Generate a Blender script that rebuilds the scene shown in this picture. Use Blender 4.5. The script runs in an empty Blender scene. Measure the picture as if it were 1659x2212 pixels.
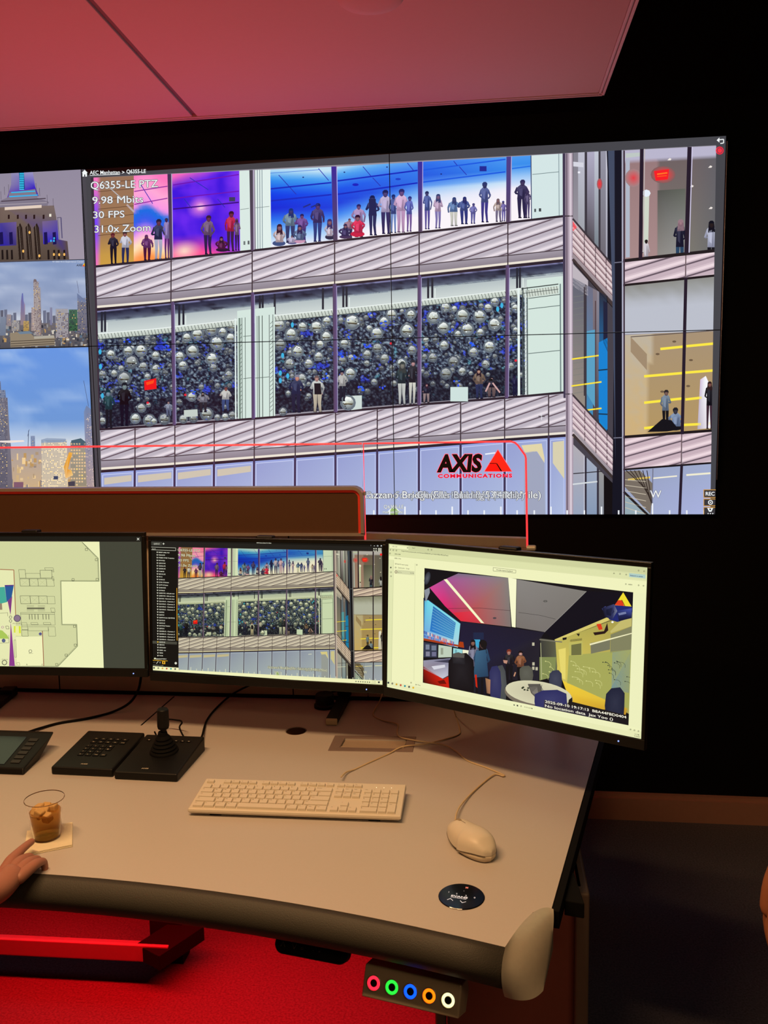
import bpy, bmesh, math, random
from mathutils import Vector, Matrix, noise
random.seed(7)
C = bpy.context.scene.collection
PI = math.pi
W, H = 1659, 2212
# ------------------------------------------------------------------ camera
FPX = 1886.45
CAM = Vector((0.3777, -3.3794, 1.6514))
pa, ya, ra = -0.1230, 0.1237, 0.0168
RM = (Matrix.Rotation(ya, 3, 'Z') @ Matrix.Rotation(pa, 3, 'X') @ Matrix.Rotation(ra, 3, 'Y'))
cd = bpy.data.cameras.new('camera'); cam = bpy.data.objects.new('camera', cd); C.objects.link(cam)
cd.sensor_fit = 'HORIZONTAL'; cd.sensor_width = 36; cd.lens = 36 * FPX / W
cd.clip_start = 0.05
r, f, u = RM.col[0], RM.col[1], RM.col[2]
m4 = Matrix(((r.x, u.x, -f.x, CAM.x), (r.y, u.y, -f.y, CAM.y), (r.z, u.z, -f.z, CAM.z), (0, 0, 0, 1)))
cam.matrix_world = m4
bpy.context.scene.camera = cam
vs = bpy.context.scene.view_settings
vs.view_transform = 'Standard'; vs.look = 'None'; vs.gamma = 1; vs.use_curve_mapping = False; vs.exposure = 0
# ------------------------------------------------------------------ world and lamps of the room
wd = bpy.data.worlds.new('world'); bpy.context.scene.world = wd; wd.use_nodes = True
wd.node_tree.nodes['Background'].inputs[0].default_value = (0.9, 0.7, 0.5, 1)
wd.node_tree.nodes['Background'].inputs[1].default_value = 0.002
def area(name, loc, target, size, power, col, size_y=None, spread=None):
    l = bpy.data.lights.new(name, 'AREA'); l.energy = power; l.color = col
    l.shape = 'RECTANGLE'; l.size = size; l.size_y = size_y or size
    if spread: l.spread = spread
    o = bpy.data.objects.new(name, l); C.objects.link(o); o.location = loc
    o.rotation_euler = (Vector(target) - Vector(loc)).to_track_quat('-Z', 'Y').to_euler()
    return o
# warm ceiling slot lamp over the operators, behind the photographer's left shoulder
area('ceiling_slot_light', (-0.35, -2.45, 2.66), (-0.30, -2.3, 0.8), 1.3, 41, (1.0, 0.58, 0.26), 0.07)
area('rear_slot_light', (1.30, -4.00, 2.66), (1.1, -2.2, 0.5), 1.4, 8, (1.0, 0.58, 0.28), 0.10)
# red led strip on the back of the console, washing the ceiling
area('console_glow_light', (-0.95, -0.62, 0.95), (-0.75, -0.9, 2.7), 1.7, 25, (1.0, 0.035, 0.04), 0.15)
# red led strip under the console
area('under_desk_light', (-0.50, -1.30, 0.70), (-0.50, -1.22, 0.0), 1.4, 33, (1.0, 0.003, 0.006), 0.05)

# ------------------------------------------------------------------ helpers
def s2l(c):
    c = c / 255.0
    return c / 12.92 if c <= 0.04045 else ((c + 0.055) / 1.055) ** 2.4
def lin(c): return (s2l(c[0]), s2l(c[1]), s2l(c[2]), 1.0)
def mix(a, b, t):
    t = max(0.0, min(1.0, t)); return tuple(a[i] * (1 - t) + b[i] * t for i in range(3))
def ramp(st, t):
    for i in range(len(st) - 1):
        if t <= st[i + 1][0]:
            return mix(st[i][1], st[i + 1][1], (t - st[i][0]) / max(1e-6, st[i + 1][0] - st[i][0]))
    return st[-1][1]
def ray(px, py): return RM @ Vector(((px - W / 2) / FPX, 1, (H / 2 - py) / FPX))
def on_z(px, py, z): d = ray(px, py); return CAM + d * ((z - CAM.z) / d.z)
def on_y(px, py, y): d = ray(px, py); return CAM + d * ((y - CAM.y) / d.y)
MT = {}
def mat(name, rgb, rough=0.5, metal=0.0, bump=0.0, scale=60.0, var=0.06, emit=None, estr=1.0, trans=0.0, ior=1.45, alpha=1.0, coat=0.0, spec=0.5):
    if name in MT: return MT[name]
    m = bpy.data.materials.new(name); m.use_nodes = True; nt = m.node_tree; b = nt.nodes['Principled BSDF']
    b.inputs['Roughness'].default_value = rough; b.inputs['Metallic'].default_value = metal
    b.inputs['Transmission Weight'].default_value = trans; b.inputs['IOR'].default_value = ior
    b.inputs['Alpha'].default_value = alpha; b.inputs['Coat Weight'].default_value = coat
    b.inputs['Specular IOR Level'].default_value = spec
    l = lin(rgb)
    if trans or alpha < 1:
        b.inputs['Base Color'].default_value = l
    else:
        tc = nt.nodes.new('ShaderNodeTexCoord'); nz = nt.nodes.new('ShaderNodeTexNoise')
        nz.inputs['Scale'].default_value = scale; nz.inputs['Detail'].default_value = 4
        nt.links.new(tc.outputs['Object'], nz.inputs['Vector'])
        mx = nt.nodes.new('ShaderNodeMix'); mx.data_type = 'RGBA'
        mx.inputs['A'].default_value = tuple(max(0, x * (1 - var)) for x in l[:3]) + (1,)
        mx.inputs['B'].default_value = tuple(min(1, x * (1 + var)) for x in l[:3]) + (1,)
        nt.links.new(nz.outputs['Fac'], mx.inputs['Factor']); nt.links.new(mx.outputs['Result'], b.inputs['Base Color'])
        if bump:
            bp = nt.nodes.new('ShaderNodeBump'); bp.inputs['Strength'].default_value = bump; bp.inputs['Distance'].default_value = 0.002
            nt.links.new(nz.outputs['Fac'], bp.inputs['Height']); nt.links.new(bp.outputs['Normal'], b.inputs['Normal'])
    if emit:
        b.inputs['Emission Color'].default_value = lin(emit); b.inputs['Emission Strength'].default_value = estr
    MT[name] = m; return m
def tag(o, label=None, cat=None, group=None, kind=None):
    if label: o['label'] = label
    if cat: o['category'] = cat
    if group: o['group'] = group
    if kind: o['kind'] = kind
    return o
def empty(name, loc=(0, 0, 0), rz=0.0, **k):
    o = bpy.data.objects.new(name, None); C.objects.link(o); o.location = loc; o.rotation_euler = (0, 0, rz)
    o.empty_display_size = 0.05
    return tag(o, **k)
def obj(name, bm, m, parent=None, smooth=False, bevel=0.0, seg=2, loc=None, rot=None):
    me = bpy.data.meshes.new(name)
    bmesh.ops.recalc_face_normals(bm, faces=bm.faces)
    bm.to_mesh(me); bm.free()
    for x in (m if isinstance(m, (list, tuple)) else [m]): me.materials.append(x)
    o = bpy.data.objects.new(name, me); C.objects.link(o)
    if smooth:
        for p in me.polygons: p.use_smooth = True
    if bevel:
        b = o.modifiers.new('bevel', 'BEVEL'); b.width = bevel; b.segments = seg; b.limit_method = 'ANGLE'; b.angle_limit = 0.6
    if parent: o.parent = parent
    if loc: o.location = loc
    if rot: o.rotation_euler = rot
    return o
def B(): return bmesh.new()
def box(bm, x0, x1, y0, y1, z0, z1, M=None, mi=0):
    vs_ = [bm.verts.new(p) for p in ((x0, y0, z0), (x1, y0, z0), (x1, y1, z0), (x0, y1, z0), (x0, y0, z1), (x1, y0, z1), (x1, y1, z1), (x0, y1, z1))]
    for q in ((0, 3, 2, 1), (4, 5, 6, 7), (0, 1, 5, 4), (1, 2, 6, 5), (2, 3, 7, 6), (3, 0, 4, 7)):
        fc = bm.faces.new([vs_[i] for i in q]); fc.material_index = mi
    if M: bmesh.ops.transform(bm, matrix=M, verts=vs_)
    return vs_
def prism(bm, pts, z0, z1, mi=0):
    n = len(pts)
    a = [bm.verts.new((p[0], p[1], z0)) for p in pts]; b = [bm.verts.new((p[0], p[1], z1)) for p in pts]
    bm.faces.new(a[::-1]).material_index = mi; bm.faces.new(b).material_index = mi
    for i in range(n): bm.faces.new((a[i], a[(i + 1) % n], b[(i + 1) % n], b[i])).material_index = mi
    return a + b
def lathe(bm, prof, n=32, mi=0, cap=True, M=None):
    rings = []; allv = []
    for (rr, z) in prof:
        rings.append([bm.verts.new((rr * math.cos(2 * PI * i / n), rr * math.sin(2 * PI * i / n), z)) for i in range(n)])
        allv += rings[-1]
    for k in range(len(rings) - 1):
        for i in range(n):
            fc = bm.faces.new((rings[k][i], rings[k][(i + 1) % n], rings[k + 1][(i + 1) % n], rings[k + 1][i])); fc.material_index = mi
    if cap:
        bm.faces.new(rings[0][::-1]).material_index = mi; bm.faces.new(rings[-1]).material_index = mi
    if M: bmesh.ops.transform(bm, matrix=M, verts=allv)
def catmull(pts, k=8):
    P = [Vector(p) for p in pts]; P = [P[0] * 2 - P[1]] + P + [P[-1] * 2 - P[-2]]; out = []
    for i in range(1, len(P) - 2):
        for j in range(k):
            t = j / k; a, b, c, d = P[i - 1], P[i], P[i + 1], P[i + 2]
            out.append(0.5 * ((2 * b) + (c - a) * t + (2 * a - 5 * b + 4 * c - d) * t * t + (3 * b - a - 3 * c + d) * t ** 3))
    out.append(P[-2]); return out
def tube(bm, pts, rad, n=10, mi=0):
    P = [Vector(p) for p in pts]; rings = []
    up = Vector((0, 0, 1))
    for i, p in enumerate(P):
        d = (P[min(i + 1, len(P) - 1)] - P[max(i - 1, 0)]).normalized()
        s = d.cross(up)
        if s.length < 0.05: s = d.cross(Vector((1, 0, 0)))
        s.normalize(); t = s.cross(d)
        rr = rad(i / (len(P) - 1)) if callable(rad) else rad
        rings.append([bm.verts.new(p + s * (rr * math.cos(2 * PI * j / n)) + t * (rr * math.sin(2 * PI * j / n))) for j in range(n)])
    for k in range(len(rings) - 1):
        for j in range(n): bm.faces.new((rings[k][j], rings[k][(j + 1) % n], rings[k + 1][(j + 1) % n], rings[k + 1][j])).material_index = mi
    bm.faces.new(rings[0][::-1]).material_index = mi; bm.faces.new(rings[-1]).material_index = mi
_tc = {}
def text_tris(s, bold=0.0, spacing=1.0):
    key = (s, bold, spacing)
    if key in _tc: return _tc[key]
    cu = bpy.data.curves.new('t', 'FONT'); cu.body = s; cu.size = 1; cu.offset = bold; cu.space_character = spacing
    cu.resolution_u = 3
    o = bpy.data.objects.new('t', cu); C.objects.link(o)
    bpy.context.view_layer.update()
    dg = bpy.context.evaluated_depsgraph_get()
    me = bpy.data.meshes.new_from_object(o.evaluated_get(dg))
    me.calc_loop_triangles()
    V = [(v.co.x, v.co.y) for v in me.vertices]
    T = [tuple(V[i] for i in t.vertices) for t in me.loop_triangles]
    w = max([v[0] for v in V] + [0.01])
    bpy.data.meshes.remove(me); bpy.data.objects.remove(o); bpy.data.curves.remove(cu)
    _tc[key] = (T, w); return _tc[key]

# ------------------------------------------------------------------ pictures shown on the displays: coloured facets on the real screens
class Picture:
    def __init__(s): s.ops = []; s.z = 0; s.fr = (0, 0, 1.0)
    def up(s, n=1): s.z += n
    def frame(s, ox=0, oy=0, k=1.0): s.fr = (ox, oy, k)
    def _t(s, p): return (s.fr[0] + p[0] * s.fr[2], s.fr[1] + p[1] * s.fr[2])
    def poly(s, pts, col):
        P = [s._t(p) for p in pts]
        cols = col if isinstance(col[0], (tuple, list)) else [col] * len(P)
        s.ops.append((P, [lin(c)[:3] for c in cols], s.z))
    def fan(s, pts, cc, col, center=None):      # any star-shaped outline around its centre
        n = len(pts)
        c = center or (sum(p[0] for p in pts) / n, sum(p[1] for p in pts) / n)
        for i in range(n): s.poly([c, pts[i], pts[(i + 1) % n]], [cc, col, col])
    def grid(s, A, Bq, Cq, Dq, nx, ny, fn):     # corners tl tr br bl, fn(u,v) -> colour
        def at(u, v):
            x = (A[0] * (1 - u) + Bq[0] * u) * (1 - v) + (Dq[0] * (1 - u) + Cq[0] * u) * v
            y = (A[1] * (1 - u) + Bq[1] * u) * (1 - v) + (Dq[1] * (1 - u) + Cq[1] * u) * v
            return (x, y)
        cc = [[fn(i / nx, j / ny) for i in range(nx + 1)] for j in range(ny + 1)]
        pp = [[at(i / nx, j / ny) for i in range(nx + 1)] for j in range(ny + 1)]
        for j in range(ny):
            for i in range(nx):
                s.poly([pp[j][i], pp[j][i + 1], pp[j + 1][i + 1], pp[j + 1][i]], [cc[j][i], cc[j][i + 1], cc[j + 1][i + 1], cc[j + 1][i]])
    def line(s, p, q, w, col):
        dx, dy = q[0] - p[0], q[1] - p[1]; L = math.hypot(dx, dy) or 1; nx, ny = -dy / L * w / 2, dx / L * w / 2
        s.poly([(p[0] + nx, p[1] + ny), (q[0] + nx, q[1] + ny), (q[0] - nx, q[1] - ny), (p[0] - nx, p[1] - ny)], col)
    def lines(s, pts, w, col):
        for i in range(len(pts) - 1): s.line(pts[i], pts[i + 1], w, col)
    def rect(s, x0, y0, x1, y1, col): s.poly([(x0, y0), (x1, y0), (x1, y1), (x0, y1)], col)
    def ell(s, x, y, rx, ry, col, cc=None, n=14, a=0.0):
        pts = []
        for i in range(n):
            t = 2 * PI * i / n; ex, ey = rx * math.cos(t), ry * math.sin(t)
            pts.append((x + ex * math.cos(a) - ey * math.sin(a), y + ex * math.sin(a) + ey * math.cos(a)))
        if cc: s.fan(pts, cc, col, (x, y))
        else: s.poly(pts, col)
    def ring(s, x, y, r0, r1, col, n=20, asp=1.0):
        for i in range(n):
            a, b = 2 * PI * i / n, 2 * PI * (i + 1) / n
            s.poly([(x + r * math.cos(t), y + asp * r * math.sin(t)) for r, t in ((r0, a), (r1, a), (r1, b), (r0, b))], col)
    def text(s, txt, x, y, size, col, slope=0.0, width=None, bold=0.0, lean=0.0, outline=None, spacing=1.0):
        T, w = text_tris(txt, bold, spacing); kx = size if width is None else width / w
        if outline:
            for ox, oy in ((-1, 0), (1, 0), (0, -1), (0, 1)):
                s.text(txt, x + ox * outline[0], y + oy * outline[0], size, outline[1], slope, width, bold, lean, None, spacing)
            s.up()
        for t in T: s.poly([(x + a * kx + b * lean * size, y + a * kx * slope - b * size) for a, b in t], col)
    def strip(s, top, bot, x0, x1, col, col2=None, n=6):
        for i in range(n):
            a, b = x0 + (x1 - x0) * i / n, x0 + (x1 - x0) * (i + 1) / n
            c2 = col2 or col
            s.poly([(a, top(a)), (b, top(b)), (b, bot(b)), (a, bot(a))], [col, col, c2, c2])
def clip_half(P, Cc, ax, sgn, lim):
    oP, oC = [], []
    n = len(P)
    for i in range(n):
        a, b = P[i], P[(i + 1) % n]; ca, cb = Cc[i], Cc[(i + 1) % n]
        da, db = sgn * (lim - a[ax]), sgn * (lim - b[ax])
        if da >= 0: oP.append(a); oC.append(ca)
        if (da >= 0) != (db >= 0):
            t = da / (da - db)
            oP.append((a[0] + (b[0] - a[0]) * t, a[1] + (b[1] - a[1]) * t)); oC.append(mix(ca, cb, t))
    return oP, oC
def screen_material():
    m = bpy.data.materials.new('lit_display'); m.use_nodes = True; nt = m.node_tree; b = nt.nodes['Principled BSDF']
    b.inputs['Base Color'].default_value = (0.004, 0.004, 0.004, 1); b.inputs['Roughness'].default_value = 0.45
    b.inputs['Specular IOR Level'].default_value = 0.15
    at = nt.nodes.new('ShaderNodeAttribute'); at.attribute_name = 'Col'
    nt.links.new(at.outputs['Color'], b.inputs['Emission Color']); b.inputs['Emission Strength'].default_value = 1.0
    return m
SCR = screen_material()
def show(name, ops, fmap, rect, dz, parent, M, tint=(1, 1, 1)):
    """ops -> one mesh in the plane of M (x right, z up, -y towards the viewer), clipped to rect"""
    V, F, K = [], [], []
    for P, Cc, z in ops:
        P = [fmap(*p) for p in P]
        xs = [p[0] for p in P]; ys = [p[1] for p in P]
        if max(xs) <= rect[0] or min(xs) >= rect[2] or max(ys) <= rect[1] or min(ys) >= rect[3]: continue
        if min(xs) < rect[0] or max(xs) > rect[2] or min(ys) < rect[1] or max(ys) > rect[3]:
            for ax, sg, lim in ((0, 1, rect[2]), (0, -1, rect[0]), (1, 1, rect[3]), (1, -1, rect[1])):
                if len(P) < 3: break
                P, Cc = clip_half(P, Cc, ax, sg, lim)
        if len(P) < 3: continue
        i0 = len(V); V += [(p[0], -z * dz, p[1]) for p in P]; F.append(tuple(range(i0, i0 + len(P))))
        for c in Cc: K += [c[0] * tint[0], c[1] * tint[1], c[2] * tint[2], 1.0]
    me = bpy.data.meshes.new(name); me.from_pydata(V, [], F); me.materials.append(SCR)
    ca = me.color_attributes.new('Col', 'FLOAT_COLOR', 'CORNER'); ca.data.foreach_set('color', K)
    o = bpy.data.objects.new(name, me); C.objects.link(o)
    o.parent = parent; o.matrix_local = M
    return o
def plin(pts):
    def fn(x):
        if x <= pts[0][0]: a, b = pts[0], pts[1]
        elif x >= pts[-1][0]: a, b = pts[-2], pts[-1]
        else:
            for i in range(len(pts) - 1):
                if x <= pts[i + 1][0]: a, b = pts[i], pts[i + 1]; break
        return a[1] + (b[1] - a[1]) * (x - a[0]) / (b[0] - a[0])
    return fn
def nz(x, y, z=0.0): return noise.noise(Vector((x, y, z)))
FR = random.Random(21)
def fig(P, x, top, foot, w, hair, shirt, legs, skin=(120, 90, 90), kind='stand'):
    """small standing or sitting figure shown in a picture"""
    h = foot - top; hd = min(h * 0.075, w * 0.26) if kind == 'stand' else h * 0.13
    sh = top + hd * 2.35; hip = top + h * (0.50 if kind == 'stand' else 0.8); U_ = FR.uniform; ln = U_(-.06, .06) * w; dk = lambda c, k=.22: mix(c, (10, 8, 30), k)
    if kind == 'stand':
        k1, k2 = U_(.26, .36), U_(.04, .14)
        for sx in (-1, 1):
            kx = x + sx * w * U_(.12, .2); fx = x + sx * w * U_(.12, .24)
            P.poly([(x + sx * w * .01, hip - 2), (x + sx * w * .33, hip - 2), (kx + sx * w * .13, hip + (foot - hip) * .5), (fx + sx * w * .08, foot), (fx - sx * w * .07, foot), (kx - sx * w * .10, hip + (foot - hip) * .5)], [legs, legs, legs, dk(legs), dk(legs), dk(legs, .1)])
            P.poly([(fx - w * .10, foot - 2), (fx + w * .12, foot - 2), (fx + w * .14, foot + .6), (fx - w * .10, foot + .6)], (24, 20, 34))
    else:
        P.ell(x + w * U_(-.1, .1), foot - h * .13, w * .55, h * .13, legs)
    P.up()
    for sx in (-1, 1):      # arms
        el = (x + sx * w * U_(.44, .54), sh + h * U_(.17, .22)); hn = (x + sx * w * U_(.0, .5), sh + h * U_(.12, .36)) if kind == 'stand' else (x + sx * w * .2, sh + h * .4)
        P.line((x + sx * w * .30, sh + hd * .4), el, w * .17, dk(shirt, .15)); P.line(el, hn, w * .13, dk(shirt, .3)); P.ell(hn[0], hn[1], w * .07, w * .07, skin, n=6)
    P.up(); s2 = mix(shirt, (255, 255, 255), .10)
    P.poly([(x - w * .10 + ln, sh - hd * .7), (x + w * .10 + ln, sh - hd * .7), (x + w * .34 + ln, sh + hd * .2), (x + w * .36, sh + hd * 1.2), (x + w * .29, sh + h * .16), (x + w * .33, hip + 1), (x - w * .33, hip + 1), (x - w * .29, sh + h * .16), (x - w * .36, sh + hd * 1.2), (x - w * .34 + ln, sh + hd * .2)],
           [s2, s2, s2, shirt, dk(shirt, .15), dk(shirt, .3), dk(shirt, .25), shirt, s2, s2])
    P.up()
    P.poly([(x - w * .2, sh + hd), (x + w * .05, sh + hd * .6), (x + w * .02, hip - h * .06), (x - w * .16, hip - h * .10)], mix(shirt, (230, 225, 255), .14))
    P.line((x + w * .16, sh + hd), (x + w * .10, hip - 1), w * .05, dk(shirt, .4)); hx = x + ln * 1.4
    if w * 7 % 3 > 1.4: P.poly([(hx - hd * .9, top + hd), (hx + hd * .9, top + hd), (hx + hd * 1.15, sh + hd * 1.3), (hx - hd * 1.1, sh + hd * 1.5)], dk(hair, .1))
    P.up(); P.ell(hx, top + hd * 1.2, hd * .74, hd * 1.12, dk(skin, .3), skin)
    P.up(); P.poly([(hx - hd * .82, top + hd * 1.5), (hx - hd * .9, top + hd * .6), (hx - hd * .4, top + hd * .04), (hx + hd * .4, top), (hx + hd * .88, top + hd * .5), (hx + hd * .84, top + hd * 1.3), (hx + hd * .3, top + hd * .8), (hx - hd * .4, top + hd * .9)], hair)
    P.poly([(hx - hd * .88, top + hd * .7), (hx, top), (hx + hd * .88, top + hd * .7), (hx, top + hd * .95)], hair)

# ================================================================== the camera feed (facade), drawn once, shown on the video wall and on the middle monitor
F = Picture()
PUR = (82, 66, 92); DK = (44, 34, 46); WHT = (218, 234, 228); CRM = (236, 228, 214)
topF = plin([(197, 384), (517, 369), (727, 360), (905, 350), (1216, 332), (1545, 314)])
silA = plin([(200, 574), (370, 557), (545, 540), (723, 518), (905, 500), (1095, 479), (1222, 464)])
spA = plin([(204, 645), (370, 630), (545, 610), (723, 592), (905, 571.5), (1097, 551), (1222, 538)])
wlA = plin([(204, 667), (370, 653), (545, 632), (723, 614), (905, 595), (1097, 573), (1222, 560)])
silB = plin([(218, 925), (378, 915), (547, 902), (722, 888), (900, 872), (1093, 857), (1220, 845)])
spB = plin([(219, 994), (376, 984.7), (547, 969), (724.5, 957.5), (906, 943), (1090, 928), (1222, 918)])
wlB = plin([(219, 1016), (378, 1005), (547, 991), (724.5, 978), (906, 963), (1090, 948), (1217, 939)])
F.poly([(190, 375), (1560, 300), (1545, 1125), (205, 1125)], (150, 146, 158)); F.up()
def hline(fn, dx0, dx1, x0, x1, col, n=7): F.strip(lambda x: fn(x) + dx0, lambda x: fn(x) + dx1, x0, x1, col, None, n)
# --- upper windows
def roomA(x0, x1, fn, nx, ny): F.grid((x0, topF(x0)), (x1, topF(x1)), (x1, silA(x1)), (x0, silA(x0)), nx, ny, fn)
roomA(200, 289, lambda u, v: mix(mix((150, 112, 88), (168, 128, 84), v), (205, 158, 70), max(0, (v - .68) * 4)) if u > .1 else mix((250, 120, 190), (120, 70, 250), abs(math.sin(v * 3)) ** 2), 10, 9)
def pinkroom(u, v):
    c = ramp([(0, (252, 120, 190)), (.22, (255, 170, 215)), (.38, (250, 150, 230)), (.46, (20, 110, 225)), (.6, (60, 90, 235)), (.72, (245, 150, 240)), (.86, (255, 225, 170)), (1, (255, 140, 60))], v + .07 * math.sin(u * 5))
    return mix(c, (255, 250, 235), .35 * max(0, 1 - abs(v - .85) * 5) * (1 - u))
roomA(289, 367, pinkroom, 12, 22)
def violet(u, v):
    n = nz(u * 3.2, v * 5 + 4, 1.3) + .45 * nz(u * 9, v * 12, 7)
    c = mix((62, 22, 222), (104, 40, 238), .5 + n)
    d1 = math.hypot((u - .42) * 1.1, (v - .42) * 1.6); c = mix((255, 150, 215), c, min(1, d1 * 4.2)); c = mix((255, 225, 235), c, min(1, d1 * 12))
    c = mix((252, 110, 190), c, min(1, max(0, (v + .25 * u) * 6.0 - .2)))
    lo = max(0, (v - .74) * 4.5 - max(0, u - .45) * 1.6); c = mix(c, (255, 80, 150), min(1, lo))
    d2 = math.hypot((u - .18) * 1.6, (v - .93) * 3); c = mix((255, 225, 200), c, min(1, d2 * 2.4))
    return mix(c, (200, 90, 250), max(0, u - .72) * 1.6)
roomA(372, 519, violet, 34, 34)
def blue(x0, x1, y, k):   # y in 0..1, k how deep the blue is
    return ramp([(0, mix((190, 225, 245), (225, 240, 248), 1 - k)), (.12, mix((50, 150, 240), (190, 225, 245), 1 - k)), (.32, mix((0, 60, 232), (110, 195, 245), 1 - k)),
                 (.5, mix((12, 40, 215), (70, 180, 245), 1 - k)), (.66, mix((40, 120, 240), (190, 225, 248), 1 - k)), (.82, mix((150, 200, 248), (245, 240, 250), 1 - k)), (1, (250, 244, 250))], y)
roomA(584, 719, lambda u, v: blue(0, 0, v - .06 * u, 1.0 - .15 * u), 14, 20)
roomA(727, 905, lambda u, v: blue(0, 0, v + .22 * u, .86 - .36 * u), 16, 20)
roomA(912, 1096, lambda u, v: blue(0, 0, v + .30, .34 - .34 * u + (.3 if v < .4 else 0)), 16, 20)
roomA(1104, 1148, lambda u, v: blue(0, 0, v + .36, .28 if v < .45 else 0.05), 6, 16)
F.up()
def ceil_lines(x0, x1, offs, col, w):
    for o in offs: F.line((x0, topF(x0) + o[0]), (x1, topF(x1) + o[1]), w, col)
BL = (14, 40, 190)
ceil_lines(584, 716, [(42, 34), (68, 60)], BL, 3.2); ceil_lines(729, 902, [(31, 18), (60, 45)], BL, 3.2)
ceil_lines(914, 1092, [(18, 5), (44, 32)], (24, 90, 225), 3.0); ceil_lines(1106, 1146, [(26, 23)], (30, 110, 230), 2.6)
ceil_lines(584, 690, [(8, 5)], (60, 120, 220), 1.2)
ceil_lines(290, 362, [(34, 26), (62, 52)], (150, 50, 160), 2.2); ceil_lines(374, 516, [(24, 8), (53, 44)], (110, 20, 180), 2.4); ceil_lines(374, 516, [(76, 68)], (60, 10, 130), 3)
for a in range(7): F.line((212, 395 + a * 19), (289, 389 + a * 18.5), 1.2, (96, 66, 48))
F.line((222, 392), (262, 428), 2.0, (185, 185, 190)); F.line((274, 442), (290, 458), 4.0, (190, 170, 170))
for a, b, c, d in ((602, 378, 640, 420), (688, 364, 710, 390), (784, 360, 801, 380), (805, 384, 822, 402), (880, 352, 893, 368), (980, 348, 988, 358), (992, 360, 1008, 378), (300, 392, 330, 440), (410, 384, 450, 410), (470, 430, 486, 448), (398, 430, 414, 450)):
    F.line((a, b), (c, d), 1.6, mix(BL, (90, 60, 150), .3))
for x, y in ((744, 372), (655, 383), (836, 361), (953, 376)): F.ell(x, y, 2, 1.4, (20, 40, 120))
F.ell(768, 399, 7, 3, (20, 30, 190)); F.ell(860, 387, 6, 2.4, (20, 60, 200)); F.rect(1036, 359, 1051, 370, (30, 40, 150)); F.rect(495, 426, 508, 435, (60, 60, 90))
F.up()
# white columns between rooms
F.poly([(517, topF(517)), (539, topF(539)), (541, silA(541)), (519, silA(519))], WHT); F.poly([(551, topF(551)), (584, topF(584)), (586, silA(586)), (553, silA(553))], (226, 240, 236))
F.poly([(1148, topF(1148)), (1217, topF(1217)), (1219, silA(1219)), (1148, silA(1148))], (212, 230, 230)); F.up()
for a in (556, 561, 566): F.line((a, topF(a)), (a + 1, silA(a)), 1.4, (120, 140, 150))
F.line((1207, topF(1207)), (1208, silA(1208)), 1.3, (110, 130, 140)); F.line((1150, 377), (1208, 371), 1.3, (110, 130, 135)); F.line((1147, topF(1147)), (1148, silA(1148)), 2, (60, 70, 110))
F.line((519, 453), (538, 450), 1, (110, 125, 125)); F.line((552, 449), (582, 446), 1, (110, 125, 125))
F.rect(1154, 451, 1158, 458, (80, 90, 95)); F.rect(1164, 450, 1169, 457, (60, 66, 72)); F.rect(526, 521, 530, 529, (110, 120, 120)); F.rect(535, 520, 539, 528, (90, 96, 100))
F.up()
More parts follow.
